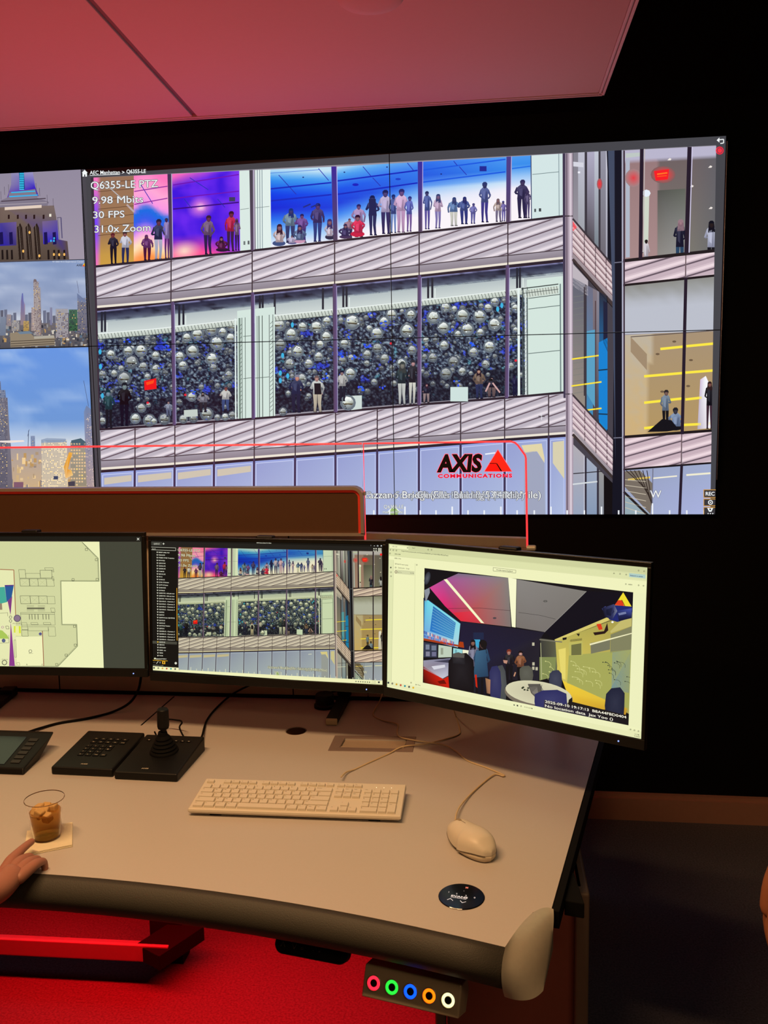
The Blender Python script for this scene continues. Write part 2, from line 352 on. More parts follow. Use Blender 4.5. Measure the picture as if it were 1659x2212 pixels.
for a in ((245, 503, 570, 22, (90, 30, 40), (28, 26, 44), (20, 20, 36), (130, 60, 60)), (271, 500, 568, 24, (60, 40, 44), (206, 206, 220), (40, 46, 92), (150, 90, 90)),
          (318, 507, 562, 26, (90, 40, 100), (110, 50, 110), (80, 20, 60), (120, 60, 90)), (342, 473, 560, 27, (40, 30, 60), (40, 46, 80), (176, 178, 200), (110, 60, 80)), (361, 471, 558, 16, (50, 50, 90), (140, 120, 180), (90, 40, 110), (80, 40, 80)),
          (449, 465, 549, 27, (60, 30, 50), (112, 84, 120), (44, 30, 78), (110, 50, 90)), (498, 456, 542, 24, (56, 20, 40), (190, 30, 70), (60, 30, 70), (120, 40, 70)), (512, 472, 541, 14, (90, 60, 110), (120, 90, 120), (40, 24, 60), (80, 40, 60)),
          (627, 450, 524, 32, (24, 50, 120), (112, 140, 160), (50, 60, 110), (60, 60, 120)), (652, 462, 524, 28, (40, 30, 90), (110, 70, 150), (60, 50, 120), (120, 70, 120)), (686, 439, 522, 30, (30, 30, 90), (60, 50, 110), (44, 60, 130), (90, 60, 120)),
          (754, 472, 516, 24, (90, 60, 90), (150, 110, 130), (60, 40, 80), (160, 110, 120)), (775, 441, 512, 28, (44, 36, 100), (170, 140, 190), (90, 60, 110), (120, 80, 130)), (805, 422, 508, 27, (24, 30, 84), (40, 44, 100), (34, 40, 92), (60, 60, 110)),
          (833, 410, 505, 30, (30, 34, 90), (190, 176, 214), (50, 44, 100), (80, 70, 130)), (850, 420, 503, 18, (20, 40, 110), (60, 80, 150), (110, 140, 200), (60, 60, 120)), (866, 408, 502, 30, (40, 40, 110), (214, 176, 214), (190, 150, 190), (110, 80, 140)), (884, 424, 500, 18, (40, 50, 130), (90, 100, 190), (120, 90, 160), (90, 80, 150)),
          (923, 413, 495, 18, (30, 40, 90), (70, 90, 160), (90, 80, 160), (70, 70, 120)), (946, 419, 493, 20, (60, 70, 120), (200, 170, 200), (130, 120, 180), (130, 100, 140)), (980, 426, 488, 26, (50, 66, 120), (96, 130, 180), (206, 206, 196), (70, 80, 130)),
          (1002, 425, 484, 26, (34, 44, 110), (66, 86, 150), (44, 56, 130), (60, 60, 120)), (1022, 439, 483, 16, (60, 60, 120), (110, 110, 180), (90, 90, 160), (90, 80, 140)), (1047, 393, 480, 24, (44, 56, 110), (76, 90, 150), (60, 56, 140), (50, 60, 110)),
          (1077, 429, 479, 20, (110, 90, 100), (190, 170, 160), (120, 110, 140), (150, 110, 110)), (1088, 434, 478, 12, (60, 60, 130), (110, 100, 170), (90, 80, 160), (90, 80, 120)), (1127, 388, 471, 30, (50, 46, 90), (50, 46, 88), (40, 36, 76), (70, 60, 100)), (1140, 410, 471, 14, (60, 50, 90), (90, 80, 120), (60, 50, 100), (70, 60, 100))):
    fig(F, *a)
for a in ((604, 484, 532, 26, (60, 30, 50), (214, 190, 190), (60, 80, 130)), (712, 473, 518, 20, (60, 50, 110), (214, 200, 214), (40, 40, 70)), (648, 486, 526, 26, (50, 40, 90), (90, 110, 150), (200, 150, 180)), (774, 464, 512, 28, (50, 20, 50), (225, 40, 84), (200, 30, 70)), (479, 511, 544, 26, (50, 16, 46), (90, 20, 70), (36, 20, 50)), (746, 484, 516, 26, (44, 40, 80), (60, 50, 100), (70, 50, 90)), (630, 508, 528, 18, (60, 60, 80), (190, 180, 210), (90, 90, 140))):
    fig(F, *a, skin=(150, 100, 110), kind='sit')
F.up(2)
for x in (671, 688): F.line((x - 16, 448), (x, 441), 3, (30, 44, 130))
# cladding with diagonal ribs
def clipq(P, a, b, c):      # keep a*x+b*y<=c
    out = []
    for i in range(len(P)):
        p, q = P[i], P[(i + 1) % len(P)]; dp = c - a * p[0] - b * p[1]; dq = c - a * q[0] - b * q[1]
        if dp >= 0: out.append(p)
        if (dp >= 0) != (dq >= 0): t = dp / (dp - dq); out.append((p[0] + (q[0] - p[0]) * t, p[1] + (q[1] - p[1]) * t))
    return out
def ribs(x0, x1, ft, fb, slope=-.345, per=21.5, ph=0, lo=(188, 180, 192), hi=(232, 222, 230), pink=0):
    Q = [(x0, ft(x0)), (x1, ft(x1)), (x1, fb(x1)), (x0, fb(x0))]
    lo = mix(lo, (206, 176, 186), pink); hi = mix(hi, (240, 214, 220), pink)
    y0 = min(q[1] - slope * (q[0] - x0) for q in Q); y1 = max(q[1] - slope * (q[0] - x0) for q in Q)
    k = math.floor((y0 - fb(x0) - ph) / per)
    while True:
        b = fb(x0) + ph + k * per
        if b > y1: break
        for d0, d1, c in ((0, .36, lo), (.36, .50, mix(lo, hi, .4)), (.50, .74, hi), (.74, .86, mix(lo, hi, .2)), (.86, 1.0, (104, 88, 100))):
            R = clipq(Q, slope, -1, -(b + d0 * per - slope * x0)); R = clipq(R, -slope, 1, b + d1 * per - slope * x0) if R else R
            if len(R) > 2: F.poly(R, c)
        k += 1
for x0, x1 in ((202, 369), (371, 544), (546, 722), (724, 904), (907, 1096), (1098, 1221)): ribs(x0, x1, silA, spA)
for x0, x1 in ((218, 291), (293, 377), (379, 462), (464, 548), (551, 637), (639, 724), (726, 814), (816, 904), (906, 994), (997, 1089), (1092, 1184), (1186, 1222)): ribs(x0, x1, silB, spB, per=20)
F.up()
for sp_, wl_, x0 in ((spA, wlA, 203), (spB, wlB, 219)):
    hline(sp_, 0, 2, x0, 1222, (70, 58, 66)); F.strip(lambda x: sp_(x) + 2, lambda x: wl_(x) - 6, x0, 1222, (160, 152, 164), (140, 130, 142)); hline(wl_, -6, -1, x0, 1222, CRM); hline(wl_, -1, 6, x0, 1222, DK)
F.up()
for s_ in (silA, silB): hline(s_, 0, 5, 200, 1222, DK); hline(s_, 5, 6, 200, 1222, (190, 186, 200))
F.up()
for a, b in ((370, 369.5), (545, 545), (723, 723), (905.5, 905.5), (1097, 1097)): F.line((a, silA(a) + 4), (b, wlA(b)), 2.6, (66, 54, 62))
for a in (292, 378, 463, 549.5, 638, 725, 815, 905, 995, 1090, 1185): F.line((a, silB(a) + 4), (a, wlB(a)), 2.6, (66, 54, 62))
# --- the room of silver balls
topB = lambda x: wlA(x) + 6
F.up()
def disco(u, v):
    x, y = 210 + u * 1000, v * 240
    n = nz(x * .16, y * .16, 3) + .6 * nz(x * .4, y * .4, 9); bl = nz(x * .03, y * .035, 20)
    n2 = nz(x * .9, y * .9, 13); c = mix((34, 44, 68), (150, 170, 186), max(0, n * 1.5 + n2 * .9)); c = mix(c, (6, 10, 24), max(0, -n * 1.5 - n2 * .6))
    if bl + n2 * .5 + n * .4 > .52 and v < .75: c = mix(c, (40, 64, 236), .7)
    if nz(x * .07, y * .07, 40) + n2 * .4 > .58: c = mix(c, (80, 170, 190), .5)
    if v > .72: c = mix(c, (16, 18, 34), .6)
    return c
F.grid((205, topB(205) + 60), (1216, topB(1216) + 60), (1219, silB(1219)), (212, silB(212)), 440, 92, disco)
F.up()
rr = random.Random(3)
def ball(x, y, r, k=1.0):
    d = (28, 34, 50); J = lambda q=.12: rr.uniform(-q, q) * r
    F.ell(x, y, r, r, mix((160, 176, 188), d, 1 - k * .6), mix((90, 100, 110), d, .3), 13)
    F.up(); F.ell(x, y - r * .05, r * .86, r * .86, mix(d, (96, 108, 116), k), mix(d, (196, 206, 206), k), 11)
    F.up(); F.poly([(x - r * .72, y - r * .02), (x - r * .56 + J(), y - r * .48 + J()), (x - r * .1 + J(), y - r * .8), (x + r * .36 + J(), y - r * .66), (x + r * .66, y - r * .26), (x + r * .70, y + r * .04), (x + J(), y + r * .1 + J(.06))],
                   [mix(d, (200, 214, 214), k), mix(d, (240, 248, 246), k), mix(d, (255, 255, 255), k), mix(d, (250, 255, 252), k), mix(d, (200, 214, 212), k), mix(d, (140, 150, 140), k), mix(d, (206, 210, 184), k)])
    F.poly([(x - r * .66, y + r * .04), (x + r * .66, y + r * .10), (x + r * .5, y + r * .3), (x + J(.3), y + r * .22), (x - r * .45, y + r * .3)], mix(d, (84, 78, 60), k))
    if r > 5:
        F.up()
        for _ in range(5): a_ = rr.uniform(0, 6.28); q_ = rr.uniform(.3, .8) * r; F.ell(x + q_ * math.cos(a_), y + q_ * math.sin(a_), r * rr.uniform(.06, .14), r * rr.uniform(.05, .1), rr.choice([(20, 26, 46), (240, 250, 250), (120, 130, 130), (70, 90, 200)]), n=6)
        F.z -= 1
for i in range(260):
    x = rr.uniform(215, 1128); tb = topB(x) + 64; y = tb + (silB(x) - tb) * rr.random() ** 1.2 * .86
    if i % 12 == 0: F.up(3)
    ball(x, y, rr.uniform(3, 8), rr.uniform(.35, .85)); F.z -= 2
F.up(3)
for ox, oy, k, bl in ((200, 640, .2411, ((165, 520, 45), (320, 490, 50), (435, 485, 60), (350, 590, 65), (455, 630, 45), (570, 650, 45), (285, 735, 65), (90, 700, 40), (195, 690, 35), (565, 530, 42), (440, 1000, 45), (385, 1095, 50), (510, 1110, 58), (550, 1120, 32), (645, 1100, 55), (90, 1115, 35), (845, 370, 45), (940, 340, 60), (1065, 300, 60), (1165, 320, 45), (1245, 275, 45), (1235, 375, 50), (1115, 420, 65), (895, 490, 60), (780, 540, 50), (1070, 560, 60), (1220, 705, 45), (810, 620, 45), (1085, 640, 40), (815, 1100, 42), (905, 1095, 42), (1025, 1055, 62), (1120, 1085, 32), (1190, 1080, 35), (1255, 1065, 40), (890, 900, 46))),
                      (540, 620, .217, ((290, 375, 70), (410, 470, 65), (525, 395, 50), (665, 400, 65), (765, 340, 50), (760, 495, 60), (300, 570, 65), (475, 640, 65), (395, 760, 55), (585, 760, 50), (685, 690, 50), (1020, 350, 80), (1265, 460, 65), (1335, 345, 55), (1410, 275, 60), (1600, 270, 60), (1565, 435, 75), (1190, 410, 35), (920, 730, 50), (940, 560, 50), (1165, 670, 50), (1270, 610, 55), (1340, 710, 50), (1000, 860, 62), (515, 910, 55), (1510, 760, 55), (700, 570, 45), (330, 1240, 45))),
                      (860, 620, .2306, ((120, 260, 50), (330, 285, 65), (445, 190, 50), (525, 205, 32), (605, 265, 65), (425, 380, 60), (765, 275, 65), (650, 395, 65), (905, 135, 45), (845, 195, 42), (905, 350, 65), (770, 425, 40), (430, 545, 48), (855, 560, 60), (130, 590, 48), (325, 660, 48), (520, 700, 58), (705, 610, 50), (820, 720, 42), (450, 810, 60), (600, 790, 42), (260, 495, 32), (1095, 80, 42), (1095, 195, 38), (1100, 400, 28), (1055, 740, 38), (560, 440, 36)))):
    for i, (x, y, q) in enumerate(bl):
        F.up(); ball(ox + x * k, oy + y * k, q * k, .95 - .3 * (y > 560) * rr.random())
F.up()
for x, y in ((275, 735), (360, 752), (350, 792), (760, 660), (800, 682), (830, 700), (752, 732), (790, 745), (797, 750), (826, 838), (780, 838), (974, 716), (922, 754), (1080, 730), (706, 812), (418, 846), (345, 718), (1020, 745), (742, 768), (765, 775), (985, 828)):
    for _ in range(4): F.ell(x + rr.uniform(-7, 7), y + rr.uniform(-6, 6), rr.uniform(1.5, 4), rr.uniform(1, 3), (30 + rr.randint(0, 40), 70 + rr.randint(0, 40), 240), n=7)
for x, y in ((217, 760), (218, 792), (222, 855), (606, 806), (606, 822), (632, 702), (622, 812), (611, 768), (1084, 660), (1075, 668)): F.ell(x, y, 3.4, 6, (60, 180, 226), n=8)
F.up()
F.poly([(312, 823), (338, 817), (339, 840), (313, 843)], (240, 24, 30)); F.up(); F.poly([(316, 826), (334, 821), (332, 828), (318, 832)], (255, 80, 30))
for x, y in ((320, 870), (401, 853), (845, 742), (1114, 779)): F.ell(x, y, 3, 2.6, (230, 40, 60), n=8)
F.rect(973, 836, 1011, 867, (206, 226, 222)); F.poly([(398, 886), (427, 884), (428, 899), (398, 901)], (196, 206, 200)); F.poly([(759, 855), (782, 854), (782, 883), (759, 886)], (206, 220, 216))
F.up(); ball(752, 870, 17, 1.0)
for a in ((236, 842, 925, 24, (20, 50, 60), (20, 60, 66), (16, 24, 34), (120, 150, 170)), (269, 826, 920, 30, (30, 30, 40), (10, 10, 18), (10, 14, 34), (130, 150, 150)), (640, 809, 891, 30, (130, 130, 150), (34, 44, 80), (30, 34, 62), (214, 150, 130)), (686, 811, 890, 30, (110, 90, 90), (196, 200, 196), (190, 180, 160), (196, 150, 140)),
          (740, 800, 866, 22, (30, 30, 50), (180, 180, 176), (24, 30, 50), (150, 120, 120)), (868, 781, 874, 26, (60, 66, 66), (30, 50, 56), (196, 200, 196), (130, 130, 120)), (891, 778, 873, 22, (50, 50, 60), (26, 30, 40), (214, 214, 204), (196, 150, 150)), (1035, 796, 861, 26, (40, 26, 40), (120, 100, 84), (40, 50, 90), (196, 150, 130)), (1062, 814, 858, 30, (26, 24, 34), (24, 26, 40), (110, 90, 90), (200, 160, 160)),
          (440, 846, 890, 26, (24, 24, 30), (128, 128, 140), (40, 40, 50), (150, 130, 120)), (488, 836, 888, 24, (110, 60, 60), (196, 196, 190), (60, 80, 130), (150, 90, 80)), (921, 828, 870, 20, (50, 30, 50), (24, 30, 50), (150, 130, 130), (180, 130, 130)), (1112, 810, 855, 16, (20, 20, 50), (20, 24, 60), (20, 24, 60), (40, 30, 70)), (365, 868, 900, 18, (150, 120, 120), (130, 140, 160), (90, 100, 130), (160, 130, 130))):
    fig(F, *a)
F.up(2); F.line((1049, 846), (1058, 827), 3.4, (205, 165, 165)); F.line((1080, 848), (1064, 827), 3.4, (205, 165, 165)); F.rect(1056, 818, 1064, 823, (20, 20, 24))
F.poly([(679, 828), (693, 828), (695, 852), (680, 852)], (24, 24, 34)); F.poly([(797, 430), (812, 430), (813, 462), (798, 463)], (26, 34, 84))
F.up()
def upper(u, v):
    x, y = u * 1000, v * 20; n = nz(x * .05, y * .14, 2) + .4 * nz(x * .3, y * .4, 5)
    c = ramp([(0, (150, 150, 200)), (.08, (36, 40, 66)), (.5, (62, 68, 92)), (1, (120, 132, 150))], v); return mix(c, (16, 18, 34), max(0, n * 1.3))
F.grid((205, topB(205)), (1216, topB(1216)), (1216, topB(1216) + 25), (205, topB(205) + 25), 110, 6, upper)
F.strip(lambda x: topB(x) + 21, lambda x: topB(x) + 49, 205, 1216, (176, 188, 192), (206, 216, 214), 8)
F.strip(lambda x: topB(x) + 49, lambda x: topB(x) + 61, 205, 1216, (212, 222, 214), (190, 200, 190), 8)
F.up(); F.strip(lambda x: topB(x) + 48, lambda x: topB(x) + 49.5, 205, 1216, (240, 248, 246), None, 8); F.strip(lambda x: topB(x) + 60.5, lambda x: topB(x) + 62, 205, 1216, (70, 80, 80), None, 8)
x = 212
while x < 1128: F.line((x, topB(x) + 50), (x + 4, topB(x) + 61), 1.1, (74, 84, 84)); x += 7.2
for x in (221, 228, 388, 397, 562, 568, 594, 698, 742, 749, 925, 934, 1117, 1123): F.line((x, topB(x) + (2 if x not in (698,) else 0)), (x, topB(x) + 46), 4.5, (34, 38, 52)); 
for x in (232, 402, 755, 940, 1130): F.line((x, topB(x) + 26), (x, topB(x) + 50), 2, (225, 235, 232))
F.up()
# white columns and the white end wall
for xa, xb in ((513, 545), (551, 594), (1138, 1217)):
    F.poly([(xa, topB(xa) + 30), (xb, topB(xb) + 30), (xb + 1, silB(xb)), (xa + 1, silB(xa))], (212, 230, 222))
F.up()
for x, w_, c in ((509, 3, (230, 244, 240)), (518, 4, (120, 140, 130)), (523, 1.5, (90, 106, 100)), (530, 1.2, (80, 96, 90)), (556, 1.2, (96, 110, 106)), (560, 2.4, (100, 116, 110)), (567, 1.6, (70, 84, 80)), (582, 1.3, (80, 90, 90)), (590, 1.3, (80, 90, 90)), (1120, 5, (232, 244, 240)), (1129, 3.5, (66, 78, 84)), (1135, 4, (214, 226, 224)), (1139, 1.6, (70, 84, 84)), (1210, 3, (120, 140, 140))):
    F.line((x, topB(x) + 46), (x + 1, silB(x)), w_, c)
for y in range(700, 895, 9): F.line((584, y), (590, y - 6), 1, (80, 96, 90)); F.line((1131, y - 40), (1137, y - 46), 1, (80, 96, 90)); F.line((518, y + 6), (523, y), 1, (80, 96, 90))
F.line((1141, 668), (1210, 660), 1.5, (90, 106, 106)); F.line((1141, 764), (1210, 757), 1.5, (90, 106, 106)); F.line((1141, 645), (1210, 636), 1.5, (60, 70, 70)); F.line((526, 818), (545, 816), 1.2, (90, 106, 100)); F.line((551, 817), (582, 814), 1.2, (90, 106, 100)); F.line((526, 727), (545, 725), 1.2, (90, 106, 100))
F.poly([(1126, 628), (1206, 618), (1206, 634), (1132, 644)], (206, 216, 206)); F.up()
for i in range(13): F.line((1130 + i * 6, 628 - i * .8), (1133 + i * 6, 643 - i * .8), 1, (80, 90, 84))
F.line((1126, 624), (1206, 614), 2.2, (60, 68, 68)); F.line((1130, 634), (1206, 625), 1.3, (70, 80, 80))
F.up()
# mullions
for xt, xb, w_, c in ((366.5, 370.5, 8, (70, 48, 84)), (543, 545.5, 7.5, (70, 66, 78)), (721.5, 725, 11, (60, 40, 150)), (907.5, 908, 10, (54, 44, 160)), (1099, 1097, 10, (76, 62, 140))):
    F.poly([(xt - w_ / 2, topF(xt)), (xt + w_ / 2, topF(xt)), (xb + w_ / 2 - 1, silA(xb) + 2), (xb - w_ / 2 + 1, silA(xb) + 2)], [c, c, PUR, PUR])
    F.line((xt + w_ / 2 + 1, topF(xt)), (xb + w_ / 2, silA(xb)), 1.2, (200, 180, 220))
for xt, xb, w_ in ((373.5, 377, 7), (546, 547.5, 7), (723, 725, 8), (906, 905, 7.5), (1096, 1094, 7.5)):
    F.poly([(xt - w_ / 2, wlA(xt)), (xt + w_ / 2, wlA(xt)), (xb + w_ / 2, silB(xb) + 3), (xb - w_ / 2, silB(xb) + 3)], [PUR, (100, 80, 128), (100, 80, 128), PUR])
    F.line((xt + w_ / 2 + .8, topB(xt)), (xb + w_ / 2 + .8, silB(xb)), 1.2, (176, 170, 210))
F.poly([(197, topF(197)), (203, topF(203)), (218, 925), (212, 925)], (60, 46, 60)); F.poly([(1215, topF(1215)), (1221, topF(1221)), (1222, 860), (1217, 860)], (64, 56, 80))
F.up()
# --- lower glass
bot = lambda x: 1125
F.strip(lambda x: wlB(x) + 5, bot, 210, 1222, (150, 164, 222), (172, 186, 226), 10); F.up()
def bay(x0, x1, kind):
    t = lambda x: wlB(x) + 10
    F.poly([(x0 + 3, t(x0)), (x1 - 3, t(x1)), (x1 - 3, 1125), (x0 + 3, 1125)], [(150, 160, 210), (160, 172, 216), (176, 190, 224), (168, 182, 222)]); F.up()
    F.line((x0 + 4, t(x0)), (x1 - 4, t(x1)), 1.6, (196, 206, 240)); F.line((x0 + 4, t(x0)), (x0 + 4, 1125), 1.6, (200, 210, 245)); F.line((x1 - 4, t(x1)), (x1 - 4, 1125), 1.6, (190, 200, 240))
    if kind == 1: F.poly([(x0 + 7, t(x0) + 6), (x1 - 7, t(x1) + 5), (x1 - 7, t(x1) + 18), (x0 + 7, t(x0) + 21)], (206, 196, 178))
bs = (219, 292, 378, 463, 549.5, 638, 725, 815, 905, 995, 1090, 1185, 1222)
for i in range(12): bay(bs[i], bs[i + 1], 1 if i < 4 else 0); F.z -= 1
F.up(2)
F.poly([(1126, 962), (1170, 958), (1176, 990), (1176, 1000), (1160, 975), (1134, 978)], (226, 214, 170)); F.poly([(1132, 976), (1158, 974), (1176, 1000), (1178, 1120), (1132, 1120)], (160, 166, 190)); F.poly([(1194, 955), (1218, 952), (1219, 1035), (1194, 1000)], (216, 208, 176)); F.line((1048, 981), (1070, 978), 3, (235, 240, 250))
for a in bs[1:-1]: F.line((a, wlB(a)), (a - (1 if a < 700 else 0) , 1125), 4.6, (62, 52, 82))
F.up()
# --- corner column, receding side, right wing
F.poly([(1221, 332), (1238, 331), (1240, 1125), (1222, 1125)], (170, 154, 170)); F.up(); F.line((1224, 332), (1225, 1125), 3, (110, 96, 112)); F.line((1232, 332), (1233, 1125), 5, (214, 200, 212)); F.line((1238.5, 331), (1239.5, 1125), 2.4, (80, 70, 80)); F.rect(1220, 466, 1237, 468.5, (50, 44, 50)); F.rect(1222, 850, 1239, 852.5, (50, 44, 50))
F.up()
F.poly([(1237, 331), (1346, 324), (1346, 1125), (1240, 1125)], (70, 66, 76)); F.up()
def strips(x0, x1, ya0, ya1, yb0, yb1, spec):    # vertical strips between a sloping top and bottom
    for a, b, c, d in spec:
        xa, xb = x0 + (x1 - x0) * a, x0 + (x1 - x0) * b
        F.poly([(xa, ya0 + (ya1 - ya0) * a), (xb, ya0 + (ya1 - ya0) * b), (xb, yb0 + (yb1 - yb0) * b), (xa, yb0 + (yb1 - yb0) * a)], [c, c, d, d])
strips(1238, 1326, 331, 325, 472, 575, ((0, .12, (130, 128, 140), (150, 146, 156)), (.12, .28, (190, 190, 206), (160, 164, 172)), (.28, .34, (60, 56, 66), (60, 56, 66)), (.34, .52, (176, 172, 196), (80, 76, 84)), (.52, .62, (196, 200, 214), (120, 130, 140)), (.62, .67, (60, 56, 66), (60, 56, 66)), (.67, .8, (150, 150, 166), (110, 106, 116)), (.8, .84, (200, 200, 214), (160, 160, 176)), (.84, .93, (14, 16, 30), (20, 24, 38)), (.93, 1, (60, 66, 86), (50, 56, 76))))
F.up()
F.poly([(1238, 350), (1260, 352), (1260, 362), (1238, 360)], (214, 214, 226)); F.ell(1295, 398, 6, 12, (150, 90, 96), (250, 40, 50), n=12); F.rect(1248, 371, 1253, 375, (240, 240, 250))
F.poly([(1237, 474), (1326, 576), (1326, 650), (1237, 548)], (200, 176, 180)); F.up()
for i in range(5): F.line((1237, 486 + i * 15), (1326, 590 + i * 13), 1.8, (120, 96, 104)); F.line((1237, 492 + i * 15), (1326, 596 + i * 13), 3, (230, 214, 216))
for x, y in ((1262, 506), (1286, 534), (1309, 560)): F.line((x, y), (x, y + 70), 2.2, (110, 90, 98))
F.poly([(1237, 478), (1246, 492), (1237, 500)], (250, 90, 100)); F.line((1237, 473), (1326, 577), 4, (60, 52, 60))
F.up(); F.line((1237, 552), (1328, 652), 7, (160, 146, 152)); F.line((1237, 560), (1328, 664), 6, (66, 54, 56)); F.line((1237, 565), (1328, 670), 1.5, (20, 18, 22))
F.poly([(1237, 570), (1270, 606), (1270, 640), (1237, 618)], (190, 182, 190))
strips(1237, 1312, 600, 640, 860, 945, ((0, .35, (96, 100, 116), (150, 140, 130)), (.35, .40, (60, 56, 66), (60, 56, 66)), (.40, .58, (110, 110, 130), (60, 140, 190)), (.58, .7, (130, 120, 130), (70, 60, 66)), (.7, .76, (140, 136, 150), (50, 60, 80)), (.76, .98, (40, 44, 60), (14, 140, 216)), (.98, 1, (14, 16, 24), (14, 16, 24))))
F.up()
F.poly([(1267, 716), (1285, 712), (1285, 880), (1267, 850)], (90, 160, 196)); F.poly([(1293, 740), (1312, 730), (1312, 928), (1293, 905)], (20, 130, 210)); F.poly([(1303, 650), (1312, 655), (1312, 760), (1303, 740)], (30, 34, 60))
for y in range(620, 840, 13): F.line((1238, y + 22), (1262, y + 18), .9, (120, 124, 120))
F.up()
for a, b, c, d in ((1235, 776, 1293, 768), (1234, 834, 1299, 825), (1266, 886, 1299, 882), (1238, 943, 1253, 943)): F.line((a, b), (c, d), 3.2, (250, 226, 60))
F.line((1292, 800), (1312, 798), 3, (20, 60, 90)); F.line((1292, 894), (1312, 895), 3, (20, 60, 90)); F.line((1262, 620), (1262, 855), 2.4, (60, 52, 60)); F.line((1286, 650), (1286, 900), 2.2, (80, 60, 66))
F.poly([(1237, 856), (1326, 950), (1326, 1035), (1237, 925)], (200, 178, 186)); F.up()
for i in range(5): F.line((1237, 868 + i * 15), (1326, 964 + i * 14), 1.8, (120, 96, 108)); F.line((1237, 874 + i * 15), (1326, 970 + i * 14), 3, (232, 216, 218))
for x, y in ((1263, 888), (1287, 912), (1311, 936)): F.line((x, y), (x, y + 72), 2.2, (110, 90, 98))
F.line((1237, 853), (1326, 950), 4, (60, 52, 60)); F.up(); F.line((1237, 928), (1328, 1028), 6, (160, 150, 158)); F.line((1237, 938), (1328, 1036), 6, (60, 50, 50))
strips(1238, 1326, 960, 1046, 1125, 1125, ((0, .28, (176, 172, 180), (150, 164, 190)), (.28, .33, (50, 46, 60), (50, 46, 60)), (.33, .58, (160, 170, 190), (130, 150, 180)), (.58, .63, (50, 46, 60), (50, 46, 60)), (.63, .75, (150, 150, 150), (130, 136, 150)), (.75, 1, (16, 14, 18), (16, 14, 18))))
F.up(); F.line((1262, 985), (1262, 1125), 1.4, (214, 214, 230)); F.line((1237, 1046), (1290, 1040), 3, (214, 220, 224)); F.line((1238, 1023), (1300, 1018), 2, (40, 36, 44))
F.poly([(1310, 325), (1346, 323), (1346, 1125), (1322, 1125), (1326, 700), (1320, 560)], (18, 20, 34)); F.up(); F.poly([(1313, 326), (1327, 325), (1329, 1000), (1322, 620)], (66, 76, 100)); F.line((1344, 324), (1345, 1125), 3, (170, 170, 190)); F.line((1326, 568), (1346, 566), 2, (120, 120, 140)); F.line((1325, 946), (1346, 945), 2, (120, 120, 140))
# right wing
F.up()
topR = plin([(1346, 326), (1545, 316)]); rA = plin([(1349, 560), (1546, 538)]); rA2 = plin([(1346, 614), (1544, 593)]); rB = plin([(1347, 941), (1536, 927)]); rB2 = plin([(1347, 1012), (1534, 998)])
F.grid((1348, topR(1348)), (1556, topR(1556)), (1556, rA(1556)), (1348, rA(1348)), 24, 24,
       lambda u, v: mix(mix((110, 96, 98), (124, 120, 112), v) if u > .35 else mix((150, 120, 122), (168, 138, 138), v), (92, 96, 106), max(0, u - .66) * 2) if v > .1 + .0 * u else (186, 182, 206))
F.up()
F.poly([(1420, 412), (1480, 408), (1480, 545), (1420, 552)], [(84, 84, 80), (96, 100, 92), (150, 150, 148), (140, 136, 132)])
F.poly([(1351, 332), (1384, 330), (1384, 338), (1351, 342)], (190, 200, 196)); F.poly([(1351, 345), (1360, 344), (1360, 556), (1351, 557)], (176, 184, 200)); F.poly([(1388, 425), (1402, 424), (1400, 520), (1390, 550)], (206, 214, 200)); F.up()
F.ell(1396, 418, 9, 8, (230, 240, 250), n=8); F.ell(1432, 378, 27, 19, (122, 96, 96), (250, 40, 46), 16); F.ell(1368, 385, 18, 20, (160, 132, 134), (225, 60, 70), 12); F.up(); F.poly([(1412, 370), (1445, 366), (1442, 388), (1416, 391)], (248, 30, 40)); F.up(); F.line((1419, 377), (1441, 374), 3, (255, 120, 40)); F.line((1419, 382), (1440, 380), 2, (255, 90, 30))
for x, y in ((1446, 345), (1534, 361), (1494, 403), (1535, 450)): F.poly([(x - 5, y + 2), (x, y - 3), (x + 4, y - 1), (x + 2, y + 2)], (240, 232, 226))
for a in ((1468, 474, 592, 26, (150, 120, 130), (24, 26, 48), (40, 70, 100), (170, 130, 140)), (1536, 477, 590, 26, (18, 18, 30), (180, 184, 206), (20, 20, 30), (40, 30, 30)), (1395, 518, 600, 15, (30, 24, 24), (206, 200, 206), (190, 180, 180), (40, 30, 30))): fig(F, *a)
F.up(); F.poly([(1346, rA(1346)), (1556, rA(1556)), (1556, rA(1556) + 7), (1346, rA(1346) + 7)], (34, 28, 32))
rib_t = lambda x: rA(x) + 7
ribs(1347, 1480, rib_t, rA2, slope=-.30, per=26, pink=.6); ribs(1482, 1556, rib_t, rA2, slope=-.30, per=26, pink=.6)
F.up(); F.line((1481, rib_t(1481)), (1480, 600), 2.4, (110, 90, 96))
F.grid((1348, rA2(1348)), (1556, rA2(1556)), (1556, 716), (1348, 722), 12, 8, lambda u, v: mix((136, 136, 130), (188, 192, 204), min(1, v * 2.2 + .2 * nz(u * 9, v * 7))))
F.grid((1348, 724), (1556, 714), (1548, rB(1548)), (1348, rB(1348)), 22, 22, lambda u, v: mix(mix((176, 160, 140), (196, 168, 110), v), (150, 118, 80), .35) if u > .27 + .12 * max(0, .3 - v) else mix((190, 178, 158), (206, 176, 126), v + .4 * nz(u * 20, v * 16)))
F.up(); F.poly([(1346, rA2(1346)), (1556, rA2(1556)), (1556, rA2(1556) + 5), (1346, rA2(1346) + 5)], (30, 24, 28)); F.line((1362, 728), (1545, 714), 2, (96, 84, 80))
F.poly([(1362, 728), (1397, 765), (1397, 800), (1362, 760)], (160, 138, 112))
